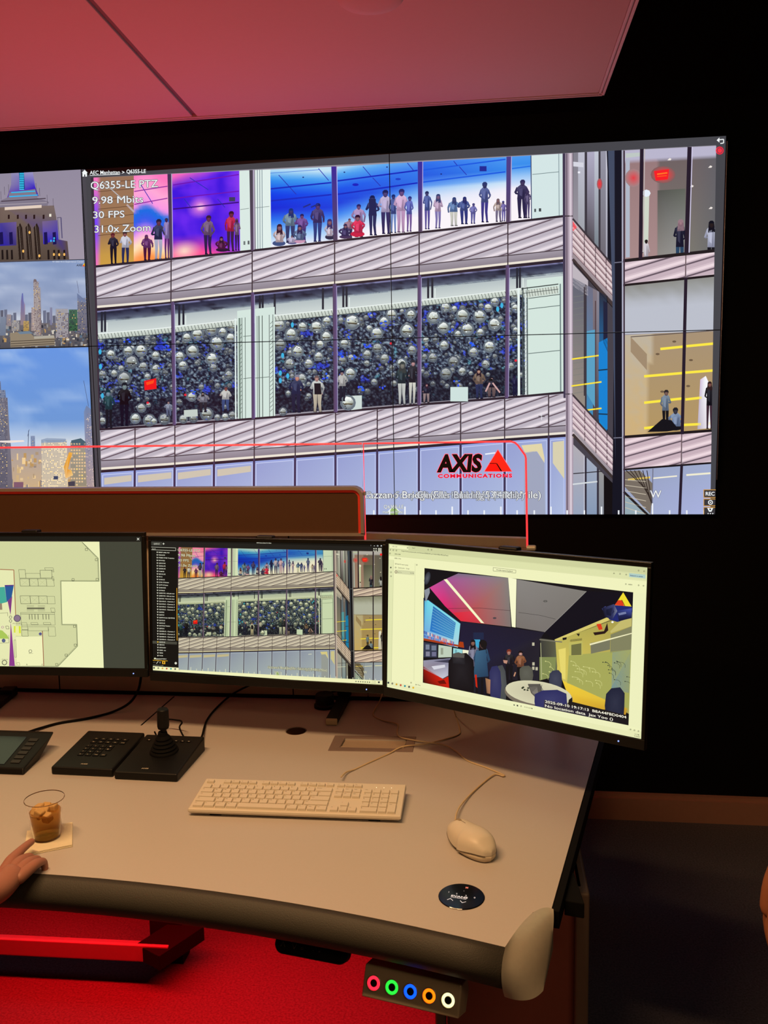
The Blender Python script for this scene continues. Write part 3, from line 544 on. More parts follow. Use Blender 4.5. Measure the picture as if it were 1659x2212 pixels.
for a, b, c, d in ((1426, 754, 1475, 749), (1482, 748, 1545, 742), (1391, 813, 1473, 806), (1480, 805, 1545, 800), (1391, 870, 1428, 866), (1444, 864, 1472, 861), (1480, 863, 1515, 859), (1391, 925, 1417, 922), (1474, 918, 1513, 916), (1528, 915, 1545, 913)): F.line((a, b), (c, d), 5.4, (252, 232, 70)); 
for x, y in ((1456, 738), (1492, 778), (1430, 846), (1486, 834), (1420, 765)): F.ell(x, y, 4.5, 2.4, (110, 90, 70), n=8)
F.poly([(1512, 820), (1524, 812), (1534, 835), (1534, 925), (1506, 927)], [(210, 190, 220), (250, 250, 255), (240, 235, 250), (250, 245, 250), (180, 170, 190)])
F.up(); fig(F, 1437, 842, 930, 22, (40, 36, 40), (110, 128, 146), (22, 22, 28), (130, 100, 90)); fig(F, 1532, 824, 926, 20, (50, 30, 30), (14, 14, 20), (60, 36, 50), (140, 90, 80)); fig(F, 1460, 880, 930, 30, (30, 30, 40), (120, 140, 170), (20, 20, 26), (60, 60, 70), kind='sit')
F.up(); F.poly([(1398, 933), (1430, 905), (1450, 908), (1466, 928), (1440, 932)], (18, 18, 26))
F.up(); F.poly([(1346, rB(1346)), (1552, rB(1552)), (1552, rB(1552) + 6), (1346, rB(1346) + 6)], (30, 24, 28)); rb_t = lambda x: rB(x) + 6
ribs(1347, 1471, rb_t, rB2, slope=-.28, per=23, pink=.7); ribs(1473, 1552, rb_t, rB2, slope=-.28, per=23, pink=.7)
F.up(); F.line((1472, rb_t(1472)), (1471, 1004), 2.4, (110, 90, 96)); F.poly([(1346, rB2(1346)), (1552, rB2(1552)), (1552, 1125), (1346, 1125)], [(150, 160, 190), (160, 172, 206), (172, 180, 228), (160, 172, 200)])
F.up(); F.poly([(1346, rB2(1346)), (1552, rB2(1552)), (1552, rB2(1552) + 4), (1346, rB2(1346) + 4)], (24, 20, 24)); F.poly([(1348, 1018), (1382, 1016), (1410, 1045), (1405, 1111), (1348, 1050)], (120, 110, 100)); F.line((1410, 1033), (1462, 1028), 3, (240, 236, 214)); F.line((1482, 1026), (1534, 1022), 4, (240, 236, 210)); F.line((1356, 1036), (1404, 1031), 4, (240, 206, 90))
F.poly([(1348, 1060), (1404, 1111), (1404, 1125), (1348, 1125)], (150, 170, 180))
F.up()
for i in range(6): F.line((1352 + i * 9, 1016), (1400 + i * 2, 1060 + i * 8), 1.8, (50, 40, 36)); F.line((1350, 1036 + i * 12), (1395, 1040 + i * 14), 1.4, (200, 190, 170))
F.line((1347, 1062), (1405, 1118), 5, (40, 32, 34)); F.line((1410, 1012), (1408, 1111), 2, (110, 110, 130))
for a, b, y0, y1, w_ in ((1386, 1383, 322, 560, 8), (1489, 1482, 318, 548, 9), (1481, 1473, 600, 938, 7), (1472, 1467, 1004, 1125, 6)): F.line((a, y0), (b, y1), w_, (38, 28, 44))
F.line((1495, 318), (1488, 546), 2, (206, 200, 230)); F.line((1392, 322), (1389, 545), 2, (190, 180, 180)); F.line((1348, 326), (1348, 1125), 3, (60, 44, 60))
# --- lettering burnt into the feed
F.up(2)
OUT = (1.1, (96, 96, 104)); WT = (244, 248, 248)
for s_, x, y, w_, sz in (('Q6355-LE PTZ', 196, 409, 146, 23), ('9.98 Mbits', 200, 441, 110, 22), ('30 FPS', 201, 472, 69, 21), ('31.0x Zoom', 204, 503, 122, 22)):
    F.text(s_, x, y, sz, WT, slope=-.03, width=w_, outline=OUT, lean=-.02); F.up()
F.text('Co wan Fo epi (Fines A Halei by Y) (5 Miles', 789, 1076, 21, (206, 216, 226), width=335, outline=OUT); F.up(2)
F.text('razzano Bridge(Ellis Island)(5 Miles)Mile)', 788, 1076, 22, WT, width=380, outline=OUT); F.up(2)
F.text('Chrysler Building (3/4 Mile)', 900, 1076, 22, (226, 232, 240), width=232, outline=OUT); F.up(2)
F.text('W', 1404, 1075, 23, WT, outline=(1.0, (120, 120, 140))); F.up()
F.poly([(851, 1092), (866, 1108), (860, 1108), (860, 1125), (842, 1125), (842, 1108), (836, 1108)], (150, 186, 110)); F.up(); F.lines([(836, 1108), (851, 1092), (866, 1108)], 2, (235, 245, 235)); F.up()
F.text('Q6355-LE', 829, 1098, 11, WT, width=43, outline=(.6, (110, 120, 130))); F.text('MANHATTAN-2', 827, 1109, 8, WT, width=48, outline=(.5, (110, 120, 130))); F.up()
xs_t = [308 + i * 36 for i in range(13)] + [808, 842, 875, 908, 942, 977, 1011, 1046, 1082, 1117, 1154, 1190, 1225, 1262, 1299, 1336, 1373, 1409, 1446, 1483, 1520]
for x in xs_t:
    tall = x in (875, 977, 1082, 1190, 1299, 1409) or (x < 800 and (x - 308) % 108 == 0)
    F.rect(x - 1.6, (1094 if x != 1409 else 1087) if tall else 1102, x + 1.6, 1113, (238, 242, 248))
F.lines([(1163, 899), (1177, 900)], 1.4, (60, 56, 60)); F.lines([(1169, 892), (1170, 907)], 1.2, (235, 235, 240))
FEED_TOP = F.z

# ------------------------------------------------------------------ the rest of the video wall picture
V = Picture()
V.poly([(-700, 440), (1600, 280), (1580, 1130), (-700, 1130)], (70, 70, 76)); V.up()
# tower picture, upper left
V.grid((-620, 404), (175, 362), (187, 560), (-620, 585), 10, 6, lambda u, v: mix((146, 138, 158), (160, 150, 166), v)); V.up()
V.frame(0, 340, .2532)
V.poly([(95, 110), (275, 90), (300, 250), (330, 330), (60, 345), (95, 230)], [(150, 146, 180), (170, 166, 196), (60, 40, 190), (70, 40, 150), (90, 50, 170), (130, 120, 170)])
V.up(); V.poly([(160, 110), (203, 105), (212, 270), (170, 275)], (14, 60, 120)); V.up()
for i in range(11): V.rect(166, 118 + i * 15, 204, 126 + i * 15, (60, 214, 250))
V.poly([(80, 300), (300, 270), (320, 345), (420, 380), (400, 420), (0, 440), (0, 370), (70, 340)], (128, 120, 138)); V.up(); V.line((96, 300), (300, 288), 9, (40, 190, 240)); V.line((80, 335), (322, 321), 10, (50, 180, 240)); V.line((10, 375), (390, 350), 8, (70, 56, 70)); V.line((0, 405), (400, 385), 6, (170, 160, 170))
V.up(); V.poly([(-40, 430), (40, 425), (460, 410), (480, 512), (500, 700), (575, 715), (590, 870), (-40, 890)], [(110, 90, 84), (118, 100, 92), (122, 106, 102), (110, 96, 96), (70, 56, 130), (92, 76, 66), (84, 70, 60), (84, 72, 64)])
V.up(); V.poly([(40, 425), (355, 405), (355, 430), (40, 450)], (226, 206, 190)); V.poly([(0, 560), (140, 550), (140, 750), (0, 755)], [(70, 60, 150), (110, 90, 150), (60, 50, 120), (40, 30, 170)]); V.poly([(360, 545), (490, 535), (500, 700), (370, 740)], [(120, 100, 140), (100, 84, 150), (50, 40, 180), (40, 30, 200)]); V.up()
for x in (75, 152, 222, 292, 372): V.poly([(x - 8, 490), (x + 8, 488), (x + 8, 524), (x - 8, 526)], (40, 24, 24))
V.rect(420, 482, 438, 506, (240, 236, 220))
for x in (160, 232, 302): V.poly([(x - 16, 600), (x + 12, 560), (x + 30, 600), (x + 48, 868), (x, 872)], (40, 30, 26)); V.line((x, 575), (x + 26, 870), 5, (136, 120, 108)); V.line((x - 14, 600), (x + 2, 870), 3, (116, 100, 90)); V.line((x + 14, 590), (x + 40, 868), 3, (116, 100, 90))
for x in (10, 92, 388, 462): V.poly([(x - 14, 640), (x + 14, 636), (x + 20, 740), (x - 10, 744)], (24, 20, 80))
for x in (20, 60, 100, 412, 462, 500, 548): V.poly([(x - 8, 790), (x + 8, 788), (x + 12, 870), (x - 6, 872)], (30, 24, 24))
V.up()
for x, y in ((462, 690), (435, 712), (460, 712)): V.ell(x, y, 8, 10, (60, 180, 240), n=8)
for x, y in ((336, 840), (460, 828), (505, 830), (548, 828), (198, 800), (252, 640)): V.ell(x, y, 9, 13, (250, 190, 100), n=8)
V.line((487, 515), (520, 512), 4, (50, 40, 60)); V.line((520, 512), (530, 690), 10, (90, 84, 120)); V.line((492, 515), (508, 700), 3, (60, 50, 80))
for x, y in ((75, 300), (40, 320), (-10, 330), (310, 290), (340, 330), (405, 390), (455, 420), (10, 360)): V.line((x, y), (x - 3, y - 70), 2.5, (60, 50, 66))
# skyline picture, middle left
V.frame(); V.up(3)
def sky(c0, c1, c2, k):
    def fn(u, v):
        n = nz(u * 9, v * 5, k) + .5 * nz(u * 22, v * 14, k + 2)
        c = ramp([(0, c0), (.55, c1), (1, c2)], v); return mix(c, (214, 222, 236), max(0, n * .8)) if n > 0 else mix(c, mix(c0, (60, 80, 120), .3), min(.5, -n * .7))
    return fn
V.grid((-620, 586), (187, 560), (195, 748), (-620, 765), 64, 20, sky((136, 156, 196), (160, 172, 200), (222, 206, 180), 5))
V.up()
V.frame(0, 340, .2532)
def tower(x0, x1, y0, y1, col, wcol=None, nx=6, ny=22, shear=0):
    V.poly([(x0, y0), (x1, y0), (x1 + shear, y1), (x0 + shear * .6, y1)], [mix(col, (190, 200, 220), .2)] * 2 + [col] * 2); V.up()
    if wcol:
        for j in range(ny):
            y = y0 + (y1 - y0) * (j + .3) / ny
            for i in range(nx):
                if rr.random() < .82:
                    x = x0 + (x1 - x0) * (i + .2) / nx; w_ = (x1 - x0) / nx * .62; h_ = (y1 - y0) / ny * .52
                    V.rect(x, y, x + w_, y + h_, mix(wcol, (250, 214, 130), 1 if rr.random() < .10 else 0) if rr.random() < .9 else col)
r0 = rr.getstate()
for i in range(46):
    x = -600 + i * 30 + rr.uniform(-8, 8); h_ = rr.uniform(20, 140); c = mix((110, 116, 140), (90, 90, 104), rr.random())
    V.poly([(x, 1420 - h_), (x + 26, 1418 - h_), (x + 28, 1500), (x + 1, 1500)], c)
V.up(); V.poly([(-2400, 1430), (780, 1410), (780, 1700), (-2400, 1700)], [(104, 108, 120), (110, 104, 110), (66, 66, 72), (70, 74, 80)]); V.up()
for i in range(260):
    x, y = rr.uniform(-200, 770), rr.uniform(1420, 1600); c = rr.choice([(190, 150, 90), (150, 150, 150), (70, 76, 86), (50, 54, 64), (214, 206, 190), (120, 110, 100), (90, 110, 130)]); V.rect(x, y, x + rr.uniform(6, 26), y + rr.uniform(5, 34), c)
    if i % 20 == 0: V.up()
V.up()
V.poly([(178, 1230), (188, 1160), (196, 1158), (202, 1225), (214, 1260), (214, 1430), (174, 1430)], [(150, 130, 150), (90, 100, 170), (90, 100, 170), (120, 120, 180), (170, 140, 140), (150, 130, 130), (150, 130, 130)])
tower(268, 300, 1280, 1480, (150, 130, 130), (196, 180, 170), 3, 18); tower(285, 330, 1060, 1500, (128, 110, 112), (196, 186, 180), 5, 38, 14); tower(300, 345, 1110, 1520, (124, 108, 110), (200, 190, 186), 5, 36, 10); V.poly([(284, 1060), (290, 1038), (308, 1040), (316, 1062)], (120, 104, 108))
tower(475, 580, 1292, 1540, (120, 112, 120), (206, 204, 206), 9, 22, 6); tower(588, 660, 1298, 1480, (40, 66, 54), (70, 130, 80), 6, 14, 2); tower(660, 738, 1200, 1500, (86, 88, 112), (150, 140, 136), 8, 26, 8)
V.poly([(658, 1158), (706, 1200), (735, 1204), (738, 1240), (660, 1230)], (110, 124, 160)); V.line((656, 1052), (674, 1160), 3, (90, 90, 120)); tower(426, 446, 1280, 1430, (120, 120, 150), None); tower(100, 165, 1390, 1480, (130, 124, 126), (190, 186, 180), 6, 8); tower(200, 248, 1395, 1480, (150, 120, 70), (220, 180, 90), 5, 7)
tower(0, 50, 1360, 1520, (110, 120, 140), None); tower(56, 96, 1340, 1440, (130, 120, 130), (170, 150, 140), 4, 8)
V.poly([(86, 1500), (240, 1480), (290, 1530), (465, 1524), (468, 1602), (90, 1620)], (146, 132, 112)); V.up(); V.poly([(150, 1490), (250, 1482), (285, 1502), (170, 1508)], (110, 130, 150)); V.poly([(290, 1526), (460, 1518), (465, 1540), (292, 1548)], (176, 170, 156))
for i in range(3): V.line((92, 1570 + i * 20), (466, 1552 + i * 18), 5, (60, 52, 46))
V.up(); V.text('AXIS', 652, 928, 24, (20, 18, 24), width=50, bold=.02, lean=.2); V.poly([(703, 928), (720, 900), (734, 930)], (250, 206, 40)); V.up(); V.poly([(703, 930), (712, 914), (724, 930)], (230, 60, 40))
V.text('W 50th N in Experience Center', 446, 896, 20, (214, 220, 230), width=270)
# skyline picture, lower left
V.frame(); V.up(3)
V.grid((-620, 768), (196, 750), (209, 1062), (-620, 1075), 64, 26, lambda u, v: (lambda n: mix(ramp([(0, (104, 150, 226)), (.5, (110, 152, 214)), (.66, (214, 220, 226)), (.74, (190, 190, 206)), (1, (170, 150, 130))], v), (176, 200, 236), max(0, n)))(nz(u * 7, v * 6, 3) + .5 * nz(u * 20, v * 22, 8)))
V.up(); V.frame(0, 740, .2532)
V.poly([(-1600, 900), (830, 880), (835, 1260), (-1600, 1290)], [(150, 140, 150), (170, 160, 160), (206, 176, 136), (206, 170, 120)]); V.up()
for i in range(170):
    x, y = rr.uniform(-300, 800), rr.uniform(930, 1230); c = rr.choice([(206, 176, 130), (240, 206, 150), (176, 150, 120), (140, 130, 130), (226, 196, 150), (190, 150, 96)]); V.rect(x, y, x + rr.uniform(6, 30), y + rr.uniform(8, 60), c)
    if i % 20 == 0: V.up()
V.up()
tower(-60, 5, 330, 900, (90, 100, 130), (60, 66, 90), 4, 40, 40); tower(0, 45, 405, 900, (84, 96, 126), (150, 156, 176), 4, 34, 50); tower(-40, 64, 470, 1240, (110, 104, 116), (56, 60, 84), 9, 64, 46)
tower(352, 570, 830, 1240, (236, 214, 176), (120, 124, 140), 18, 34, 8); V.poly([(352, 828), (400, 815), (560, 820), (572, 850), (352, 856)], (150, 166, 190)); tower(600, 735, 850, 1225, (150, 140, 120), (232, 196, 150), 6, 14, 6); V.poly([(608, 835), (690, 816), (735, 850), (735, 880), (605, 880)], (70, 96, 110))
V.poly([(716, 590), (738, 536), (800, 590), (824, 1235), (740, 1235)], [(120, 140, 180), (110, 130, 170), (120, 134, 170), (180, 160, 160), (170, 150, 150)]); V.line((714, 324), (756, 545), 3.4, (70, 80, 110)); V.up()
for i in range(150): x, y = rr.uniform(735, 812), rr.uniform(600, 1220); V.rect(x, y, x + 7, y + 5, rr.choice([(240, 214, 190), (96, 104, 140), (140, 130, 140)]))
tower(262, 298, 796, 900, (110, 126, 160), (150, 160, 190), 3, 12, 2); V.line((240, 900), (244, 750), 5, (70, 80, 110)); V.line((236, 800), (250, 740), 3, (70, 80, 110))
V.poly([(545, 1060), (590, 935), (622, 940), (600, 1000), (580, 1080), (610, 1090), (625, 1130), (560, 1160)], [(214, 150, 50), (240, 170, 60), (240, 180, 90), (220, 150, 50), (226, 150, 40), (240, 190, 90), (240, 200, 130), (240, 190, 120)]); V.rect(458, 1140, 496, 1168, (60, 70, 100)); V.poly([(580, 1190), (640, 1180), (640, 1225), (585, 1225)], (70, 66, 80)); V.rect(118, 1190, 200, 1240, (130, 90, 110))
V.poly([(0, 838), (200, 832), (210, 846), (80, 856), (0, 850)], (240, 226, 220))
V.frame(); V.up(3)
# bars and menu of the wall picture
V.poly([(175, 362), (184, 361), (219, 1130), (208, 1130)], (74, 72, 80)); V.poly([(174, 360), (176.5, 360), (211, 1130), (207, 1130)], (8, 8, 12))
V.poly([(-640, 585), (190, 559.5), (190, 561), (-640, 587)], (30, 30, 36)); V.up()
V.frame(0, 340, .2532); V.poly([(698, 132), (722, 106), (748, 130), (740, 136), (740, 162), (728, 164), (728, 146), (716, 146), (716, 164), (704, 164), (704, 138)][:3], WT); V.rect(704, 130, 742, 164, WT); V.up(); V.rect(718, 146, 728, 166, (74, 74, 80)); V.frame()
V.text('AEC Manhattan', 194, 377, 11.5, WT, slope=-.02, width=65, bold=.01); V.line((194, 379), (259, 377), 1, WT); V.text('>', 263, 376, 11, WT, bold=.02); V.text('Q6355-LE', 273, 374.5, 11.5, WT, slope=-.02, width=42, bold=.02)
V.lines([(1553, 302), (1563, 301), (1563, 309), (1556, 310)], 2, WT); V.poly([(1548, 303), (1554, 297), (1554, 308)], WT)
V2 = Picture(); V2.z = 0
V2.ring(1554, 326, 6.2, 8.6, (236, 40, 66)); V2.ell(1554, 326, 5, 5, (246, 50, 70), n=16)
for y0, y1 in ((1057, 1075), (1077, 1093), (1095, 1113)): V2.rect(1519, y0, 1549, y1, (206, 150, 60)); 
V2.up()
for y0, y1 in ((1058.5, 1073.5), (1078.5, 1091.5), (1096.5, 1113)): V2.rect(1520.5, y0, 1547.5, y1, (58, 56, 60))
V2.up(); V2.text('REC', 1523, 1070, 11, WT, width=20, bold=.02); V2.ring(1534, 1085, 3.4, 5.2, WT); V2.ell(1534, 1085, 1.5, 1.5, WT, n=8); V2.poly([(1527, 1097), (1540, 1097), (1536, 1105), (1531, 1105)], WT)
for x in (1529, 1534, 1539): V2.ell(x, 1109, 1.3, 1.3, WT, n=8)
V2.up(); V2.ell(1533.5, 1100, 2, 2, (58, 56, 60), n=8)

def feed_clip(ops):
    """trim the feed to its own window: between the grey bars of the wall picture"""
    out = []
    L = lambda x, y: x - (197 + (y - 384) * (222 - 197) / 730.0); Rr = lambda x, y: (1546.5 - (y - 314) * 13 / 800.0) - x; T = lambda x, y: y - topF(x)
    for P, Cc, z in ops:
        for g in (L, Rr, T):
            if len(P) < 3: break
            d = [g(*p) for p in P]
            if min(d) >= 0: continue
            oP, oC = [], []; n = len(P)
            for i in range(n):
                j = (i + 1) % n
                if d[i] >= 0: oP.append(P[i]); oC.append(Cc[i])
                if (d[i] >= 0) != (d[j] >= 0):
                    t = d[i] / (d[i] - d[j]); oP.append((P[i][0] + (P[j][0] - P[i][0]) * t, P[i][1] + (P[j][1] - P[i][1]) * t)); oC.append(mix(Cc[i], Cc[j], t))
            P, Cc = oP, oC
        if len(P) > 2: out.append((P, Cc, z))
    return out
FEED = feed_clip(F.ops)
ZV = V.z + 2; ZF = ZV + F.z + 2
WALL_OPS = V.ops + [(p, c, z + ZV) for p, c, z in FEED] + [(p, c, z + ZF) for p, c, z in V2.ops]
def wall_uv(px, py): q = on_y(px, py, 0.0); return (q.x, q.z)

# ------------------------------------------------------------------ desk monitor pictures
YW = (244, 244, 190); GRN = (212, 216, 160)
A1 = Picture(); P = A1        # floor plan
P.frame(0, 1040, .25316)
P.poly([(-2500, 440), (1300, 440), (1300, 1620), (-2500, 1620)], (26, 26, 22)); P.up()
P.poly([(848, 514), (1203, 514), (1237, 1594), (885, 1592)], (66, 68, 56)); P.poly([(-2500, 505), (848, 514), (885, 1592), (-2500, 1572)], (238, 240, 186)); P.up()
P.poly([(-900, 515), (700, 515), (838, 655), (846, 852), (520, 850), (530, 1220), (655, 1220), (662, 1405), (495, 1578), (-900, 1572)], (210, 214, 160)); P.up()
LN = (70, 74, 56)
P.lines([(700, 517), (838, 655), (846, 852), (520, 850), (530, 1220), (655, 1220), (662, 1405), (495, 1578), (100, 1574)], 4.5, (110, 120, 84)); P.lines([(704, 524), (832, 660), (838, 845), (514, 845), (524, 1225), (650, 1226), (656, 1400), (490, 1572)], 1.6, LN)
P.poly([(-900, 750), (118, 755), (134, 1150), (134, 1575), (-900, 1572)], (230, 232, 178)); P.poly([(135, 1325), (362, 1322), (374, 1572), (140, 1576)], (240, 240, 186)); P.poly([(118, 1232), (180, 1234), (182, 1318), (120, 1316)], (236, 236, 160)); P.up()
P.lines([(0, 750), (118, 755), (134, 1150)], 6, (160, 90, 60)); P.line((362, 1275), (373, 1575), 6, (150, 80, 56)); P.poly([(160, 1235), (176, 1235), (178, 1295), (162, 1295)], (214, 226, 60)); P.poly([(118, 1234), (132, 1234), (132, 1290), (118, 1290)], (214, 226, 60))
P.up()
def boxl(x0, y0, x1, y1, w_=2.2, X=False, sk=6):
    P.lines([(x0, y0), (x1, y0), (x1 + sk, y1), (x0 + sk, y1), (x0, y0)], w_, LN)
    if X: P.line((x0, y0), (x1 + sk, y1), .8, (140, 144, 104)); P.line((x1, y0), (x0 + sk, y1), .8, (140, 144, 104))
for b_ in ((160, 752, 215, 825, 2.6), (216, 785, 340, 825), (340, 758, 440, 824, 3), (380, 737, 453, 757), (442, 757, 455, 772), (168, 830, 248, 893, 3, True), (250, 830, 322, 893, 3, True), (322, 830, 394, 893, 3, True), (394, 832, 458, 895), (442, 812, 456, 845),
           (172, 976, 255, 1044, 3, True), (256, 977, 328, 1043, 3, True), (328, 978, 401, 1042, 3, True), (401, 980, 465, 1045), (432, 1080, 465, 1115), (176, 1118, 465, 1225), (182, 1205, 228, 1240), (182, 1240, 235, 1265), (235, 1240, 410, 1275), (410, 1240, 470, 1320), (182, 1268, 236, 1320, 2.6), (262, 1205, 320, 1222), (368, 1205, 430, 1222), (48, 1235, 72, 1258, 3), (120, 1352, 134, 1500), (142, 1546, 165, 1568, 2)):
    boxl(*b_)
for y in range(1060, 1112, 9): P.line((228, y), (290, y), 1.6, LN); P.line((322, y), (385, y), 1.6, LN)
P.rect(230, 1076, 380, 1090, (110, 110, 84)); P.line((178, 1130), (468, 1134), 3, LN)
for x in (250, 272, 298, 324, 366, 392, 416): P.line((x, 1134), (x + 2, 1178), 5, (90, 92, 70))
for x, y in ((738, 580), (823, 668), (829, 836), (623, 838), (636, 1236), (643, 1396), (565, 1482), (484, 1562)): P.lines([(x - 10, y - 9), (x + 10, y - 9), (x + 10, y + 9), (x - 10, y + 9), (x - 10, y - 9)], 3, LN)
P.up()
P.poly([(-60, 905), (40, 900), (58, 1030), (10, 1042), (-60, 1010)], (70, 170, 150)); P.poly([(40, 888), (118, 884), (100, 985), (58, 1030)], (40, 90, 150)); P.poly([(64, 1015), (104, 980), (90, 1142)], (130, 60, 130)); P.poly([(92, 1195), (127, 1575), (78, 1575)], (140, 60, 140)); P.poly([(40, 884), (118, 882), (116, 892), (42, 896)], (100, 40, 130))
P.poly([(-30, 1262), (20, 1272), (60, 1310), (76, 1342), (-30, 1340)], (170, 200, 90)); P.poly([(-20, 1035), (16, 1040), (20, 1095), (-20, 1095)], (150, 130, 110))
P.up()
P.ell(147, 1168, 26, 28, (140, 116, 140)); P.ring(147, 1168, 24, 31, (90, 80, 100)); P.ring(90, 1158, 9, 13, (90, 90, 80)); P.ring(90, 1190, 9, 13, (90, 90, 80)); P.ell(31, 1358, 15, 17, (90, 100, 140)); P.ring(31, 1358, 12, 16, (60, 60, 90)); P.ell(344, 1301, 13, 13, (90, 90, 140)); P.ring(259, 1449, 11, 15, (110, 110, 90)); P.ring(38, 1545, 16, 23, (110, 110, 90)); P.text('ABC Icons', 244, 1470, 9, LN); P.text('AV Rooms', 14, 1522, 12, LN); P.text('M3116-LVE', 108, 1216, 14, (90, 60, 40)); P.text('R', 224, 1570, 20, LN); P.text('E', 355, 1570, 20, LN)
P.ring(22, 1244, 8, 11, (170, 70, 150), asp=.9); P.lines([(0, 1125), (66, 1120), (66, 1150)], 2.4, LN); P.lines([(0, 1380), (76, 1376), (72, 1310)], 2.4, LN)
P.up(); P.line((1169, 482), (1188, 501), 4, (235, 235, 220)); P.line((1188, 482), (1169, 501), 4, (235, 235, 220))

A2 = Picture(); P = A2        # surveillance client
P.frame(310, 1140, .3255)
P.poly([(30, 60), (1640, 100), (1640, 1100), (30, 1000)], (18, 18, 16)); P.up()
P.poly([(48, 90), (1610, 128), (1600, 170), (48, 130)], (30, 30, 28)); P.poly([(48, 92), (122, 95), (122, 118), (48, 116)], (70, 70, 62)); P.poly([(55, 918), (1590, 1013), (1590, 1050), (55, 945)], (240, 240, 186)); P.poly([(56, 750), (222, 757), (222, 775), (57, 768)], (70, 70, 60)); P.up()
P.text('Q6355-LE', 68, 111, 13, (230, 230, 210), width=38); P.text('+', 126, 115, 24, (230, 230, 210), bold=.03); P.text('AXIS Camera Station Pro Client', 750, 103, 9, (220, 220, 200), slope=.02, width=98, bold=.02)
P.lines([(50, 128), (214, 134), (214, 152), (50, 146), (50, 128)], 2, (220, 220, 200)); P.text('Search', 56, 143, 9, (220, 220, 200))
rr.seed(11)
names = ['M3057 Lobby view', 'P3818-PVE', 'P3807-PVE Training', 'P3719-PLE', 'Q3819-PVE', 'Q3536-LVE', 'Q3538-LVE', 'P1468-LE', 'M3215-LVE', 'F9114', 'Q1656-LE', 'Q1961-TE Street', 'Q1971-E Street', 'Q1656-DLE', 'Q1728-LE', 'Q4809-PVE - Hall split view', 'Q4809-PVE - Hall cam view', 'Q6100-E - Panoramic view', 'Q6100-E - Camera 1', 'Q6100-E - Camera 2', 'Q6100-E - Camera 3', 'Q6100-E - Camera 4', 'Q6078-E', 'Q6075-E', 'Q6075-E (on Q6100-E)', 'Q6135-LE', 'Q6225-LE', 'Q6318-LE Training', 'Q8752-E', 'Q6300-E - Camera 1', 'Q6300-E - Camera 2', 'Q6300-E - Camera 3', 'Q6300-E - Camera 4', 'Q6355-LE', 'Q8615-E', 'Q9216-SLV', 'S3008 - rec', 'T8705', 'W120']
for i, s_ in enumerate(names):
    y = 166 + i * 18.05; x = 100 + i * .12
    P.text(s_, x, y + .0, 9.5, (226, 226, 206), bold=.02, slope=.04, width=None if len(s_) < 18 else 104); P.poly([(x - 14, y - 7), (x - 4, y - 7), (x - 9, y + 3)], (250, 200, 40) if i == 33 else (220, 220, 200))
P.text('MANHATTAN-2', 84, 874, 9.5, (226, 226, 206), bold=.02); P.ell(76, 868, 7, 5, (230, 230, 190)); P.line((60, 879), (160, 884), 3, (240, 180, 40)); P.lines([(221, 400), (223, 748)], 3.4, (240, 170, 40))
P.poly([(124, 886), (144, 887), (144, 905), (124, 904)], (244, 180, 40)); P.line((86, 902), (98, 886), 3, (230, 230, 210)); P.rect(106, 888, 114, 900, (120, 120, 110)); P.line((64, 892), (78, 893), 2, (120, 120, 110)); P.ell(214, 899, 8, 8, (220, 220, 200)); P.up(); P.rect(130, 890, 138, 900, (30, 30, 28)); P.text('Connected to 1 server', 58, 914, 8, (190, 190, 170), slope=.04)
for x, c in ((70, (40, 50, 60)), (98, (130, 130, 110)), (126, (214, 170, 60)), (154, (200, 80, 50)), (182, (40, 150, 160)), (210, (80, 80, 80)), (238, (230, 180, 40))): P.ell(x, 930 + (x - 70) * .055, 6, 6, c, n=8)
for x in (1410, 1426, 1441, 1456, 1471, 1486, 1500): P.rect(x - 4, 1016 + (x - 1410) * .06, x + 4, 1024 + (x - 1410) * .06, (120, 124, 100))
P.text('7:17 PM', 1515, 1022, 8, (60, 60, 50)); P.text('9/10/2025', 1512, 1033, 8, (60, 60, 50)); P.rect(1556, 1020, 1568, 1031, (50, 50, 60)); P.ell(1567, 1006, 9, 7, (220, 110, 90)); P.text('Alarms and Tasks', 1492, 1006, 10, (226, 226, 206), bold=.02, slope=.03, width=60); P.text('?', 1507, 122, 11, WT); P.line((1528, 120), (1536, 120), 2, WT); P.lines([(1550, 117), (1558, 117), (1558, 123), (1550, 123), (1550, 117)], 1.4, WT); P.line((1574, 116), (1582, 124), 2, WT); P.line((1582, 116), (1574, 124), 2, WT)
for x, y in ((1526, 136), (1540, 136), (1526, 150), (1540, 150)): P.rect(x, y, x + 7, y + 7, (236, 236, 214))
for y in (138, 146, 154): P.line((1556, y), (1580, y + .6), 4, (236, 236, 214))
P.up(); A2_TOP = P.z
P.z = 3; 
A2B = Picture(); A2B.frame(310, 1140, .3255); A2B.ell(1578, 177, 8, 8, (240, 40, 40), n=12)

A3 = Picture(); P = A3        # browser with the room camera
P.frame(820, 1150, .36166)
P.poly([(40, 50), (1640, 200), (1620, 1260), (20, 920)], (240, 242, 190)); P.up()
P.poly([(50, 60), (1610, 205), (1608, 256), (48, 100)], (206, 210, 158)); P.poly([(48, 98), (1606, 248), (1606, 290), (46, 138)], (222, 226, 172)); P.poly([(46, 160), (84, 164), (70, 905), (38, 897)], (226, 230, 178)); P.poly([(40, 884), (1568, 1190), (1566, 1232), (40, 915)], (232, 234, 182)); P.up()
P.line((84, 166), (70, 890), 1.5, (190, 194, 146)); P.line((212, 184), (205, 890), 1.5, (200, 204, 156)); P.line((46, 138), (1600, 292), 1.2, (196, 200, 150)); P.poly([(60, 74), (172, 84), (172, 104), (60, 94)], (240, 242, 190)); P.poly([(92, 222), (208, 232), (207, 256), (91, 246)], (214, 216, 170))
TX = (70, 72, 56)
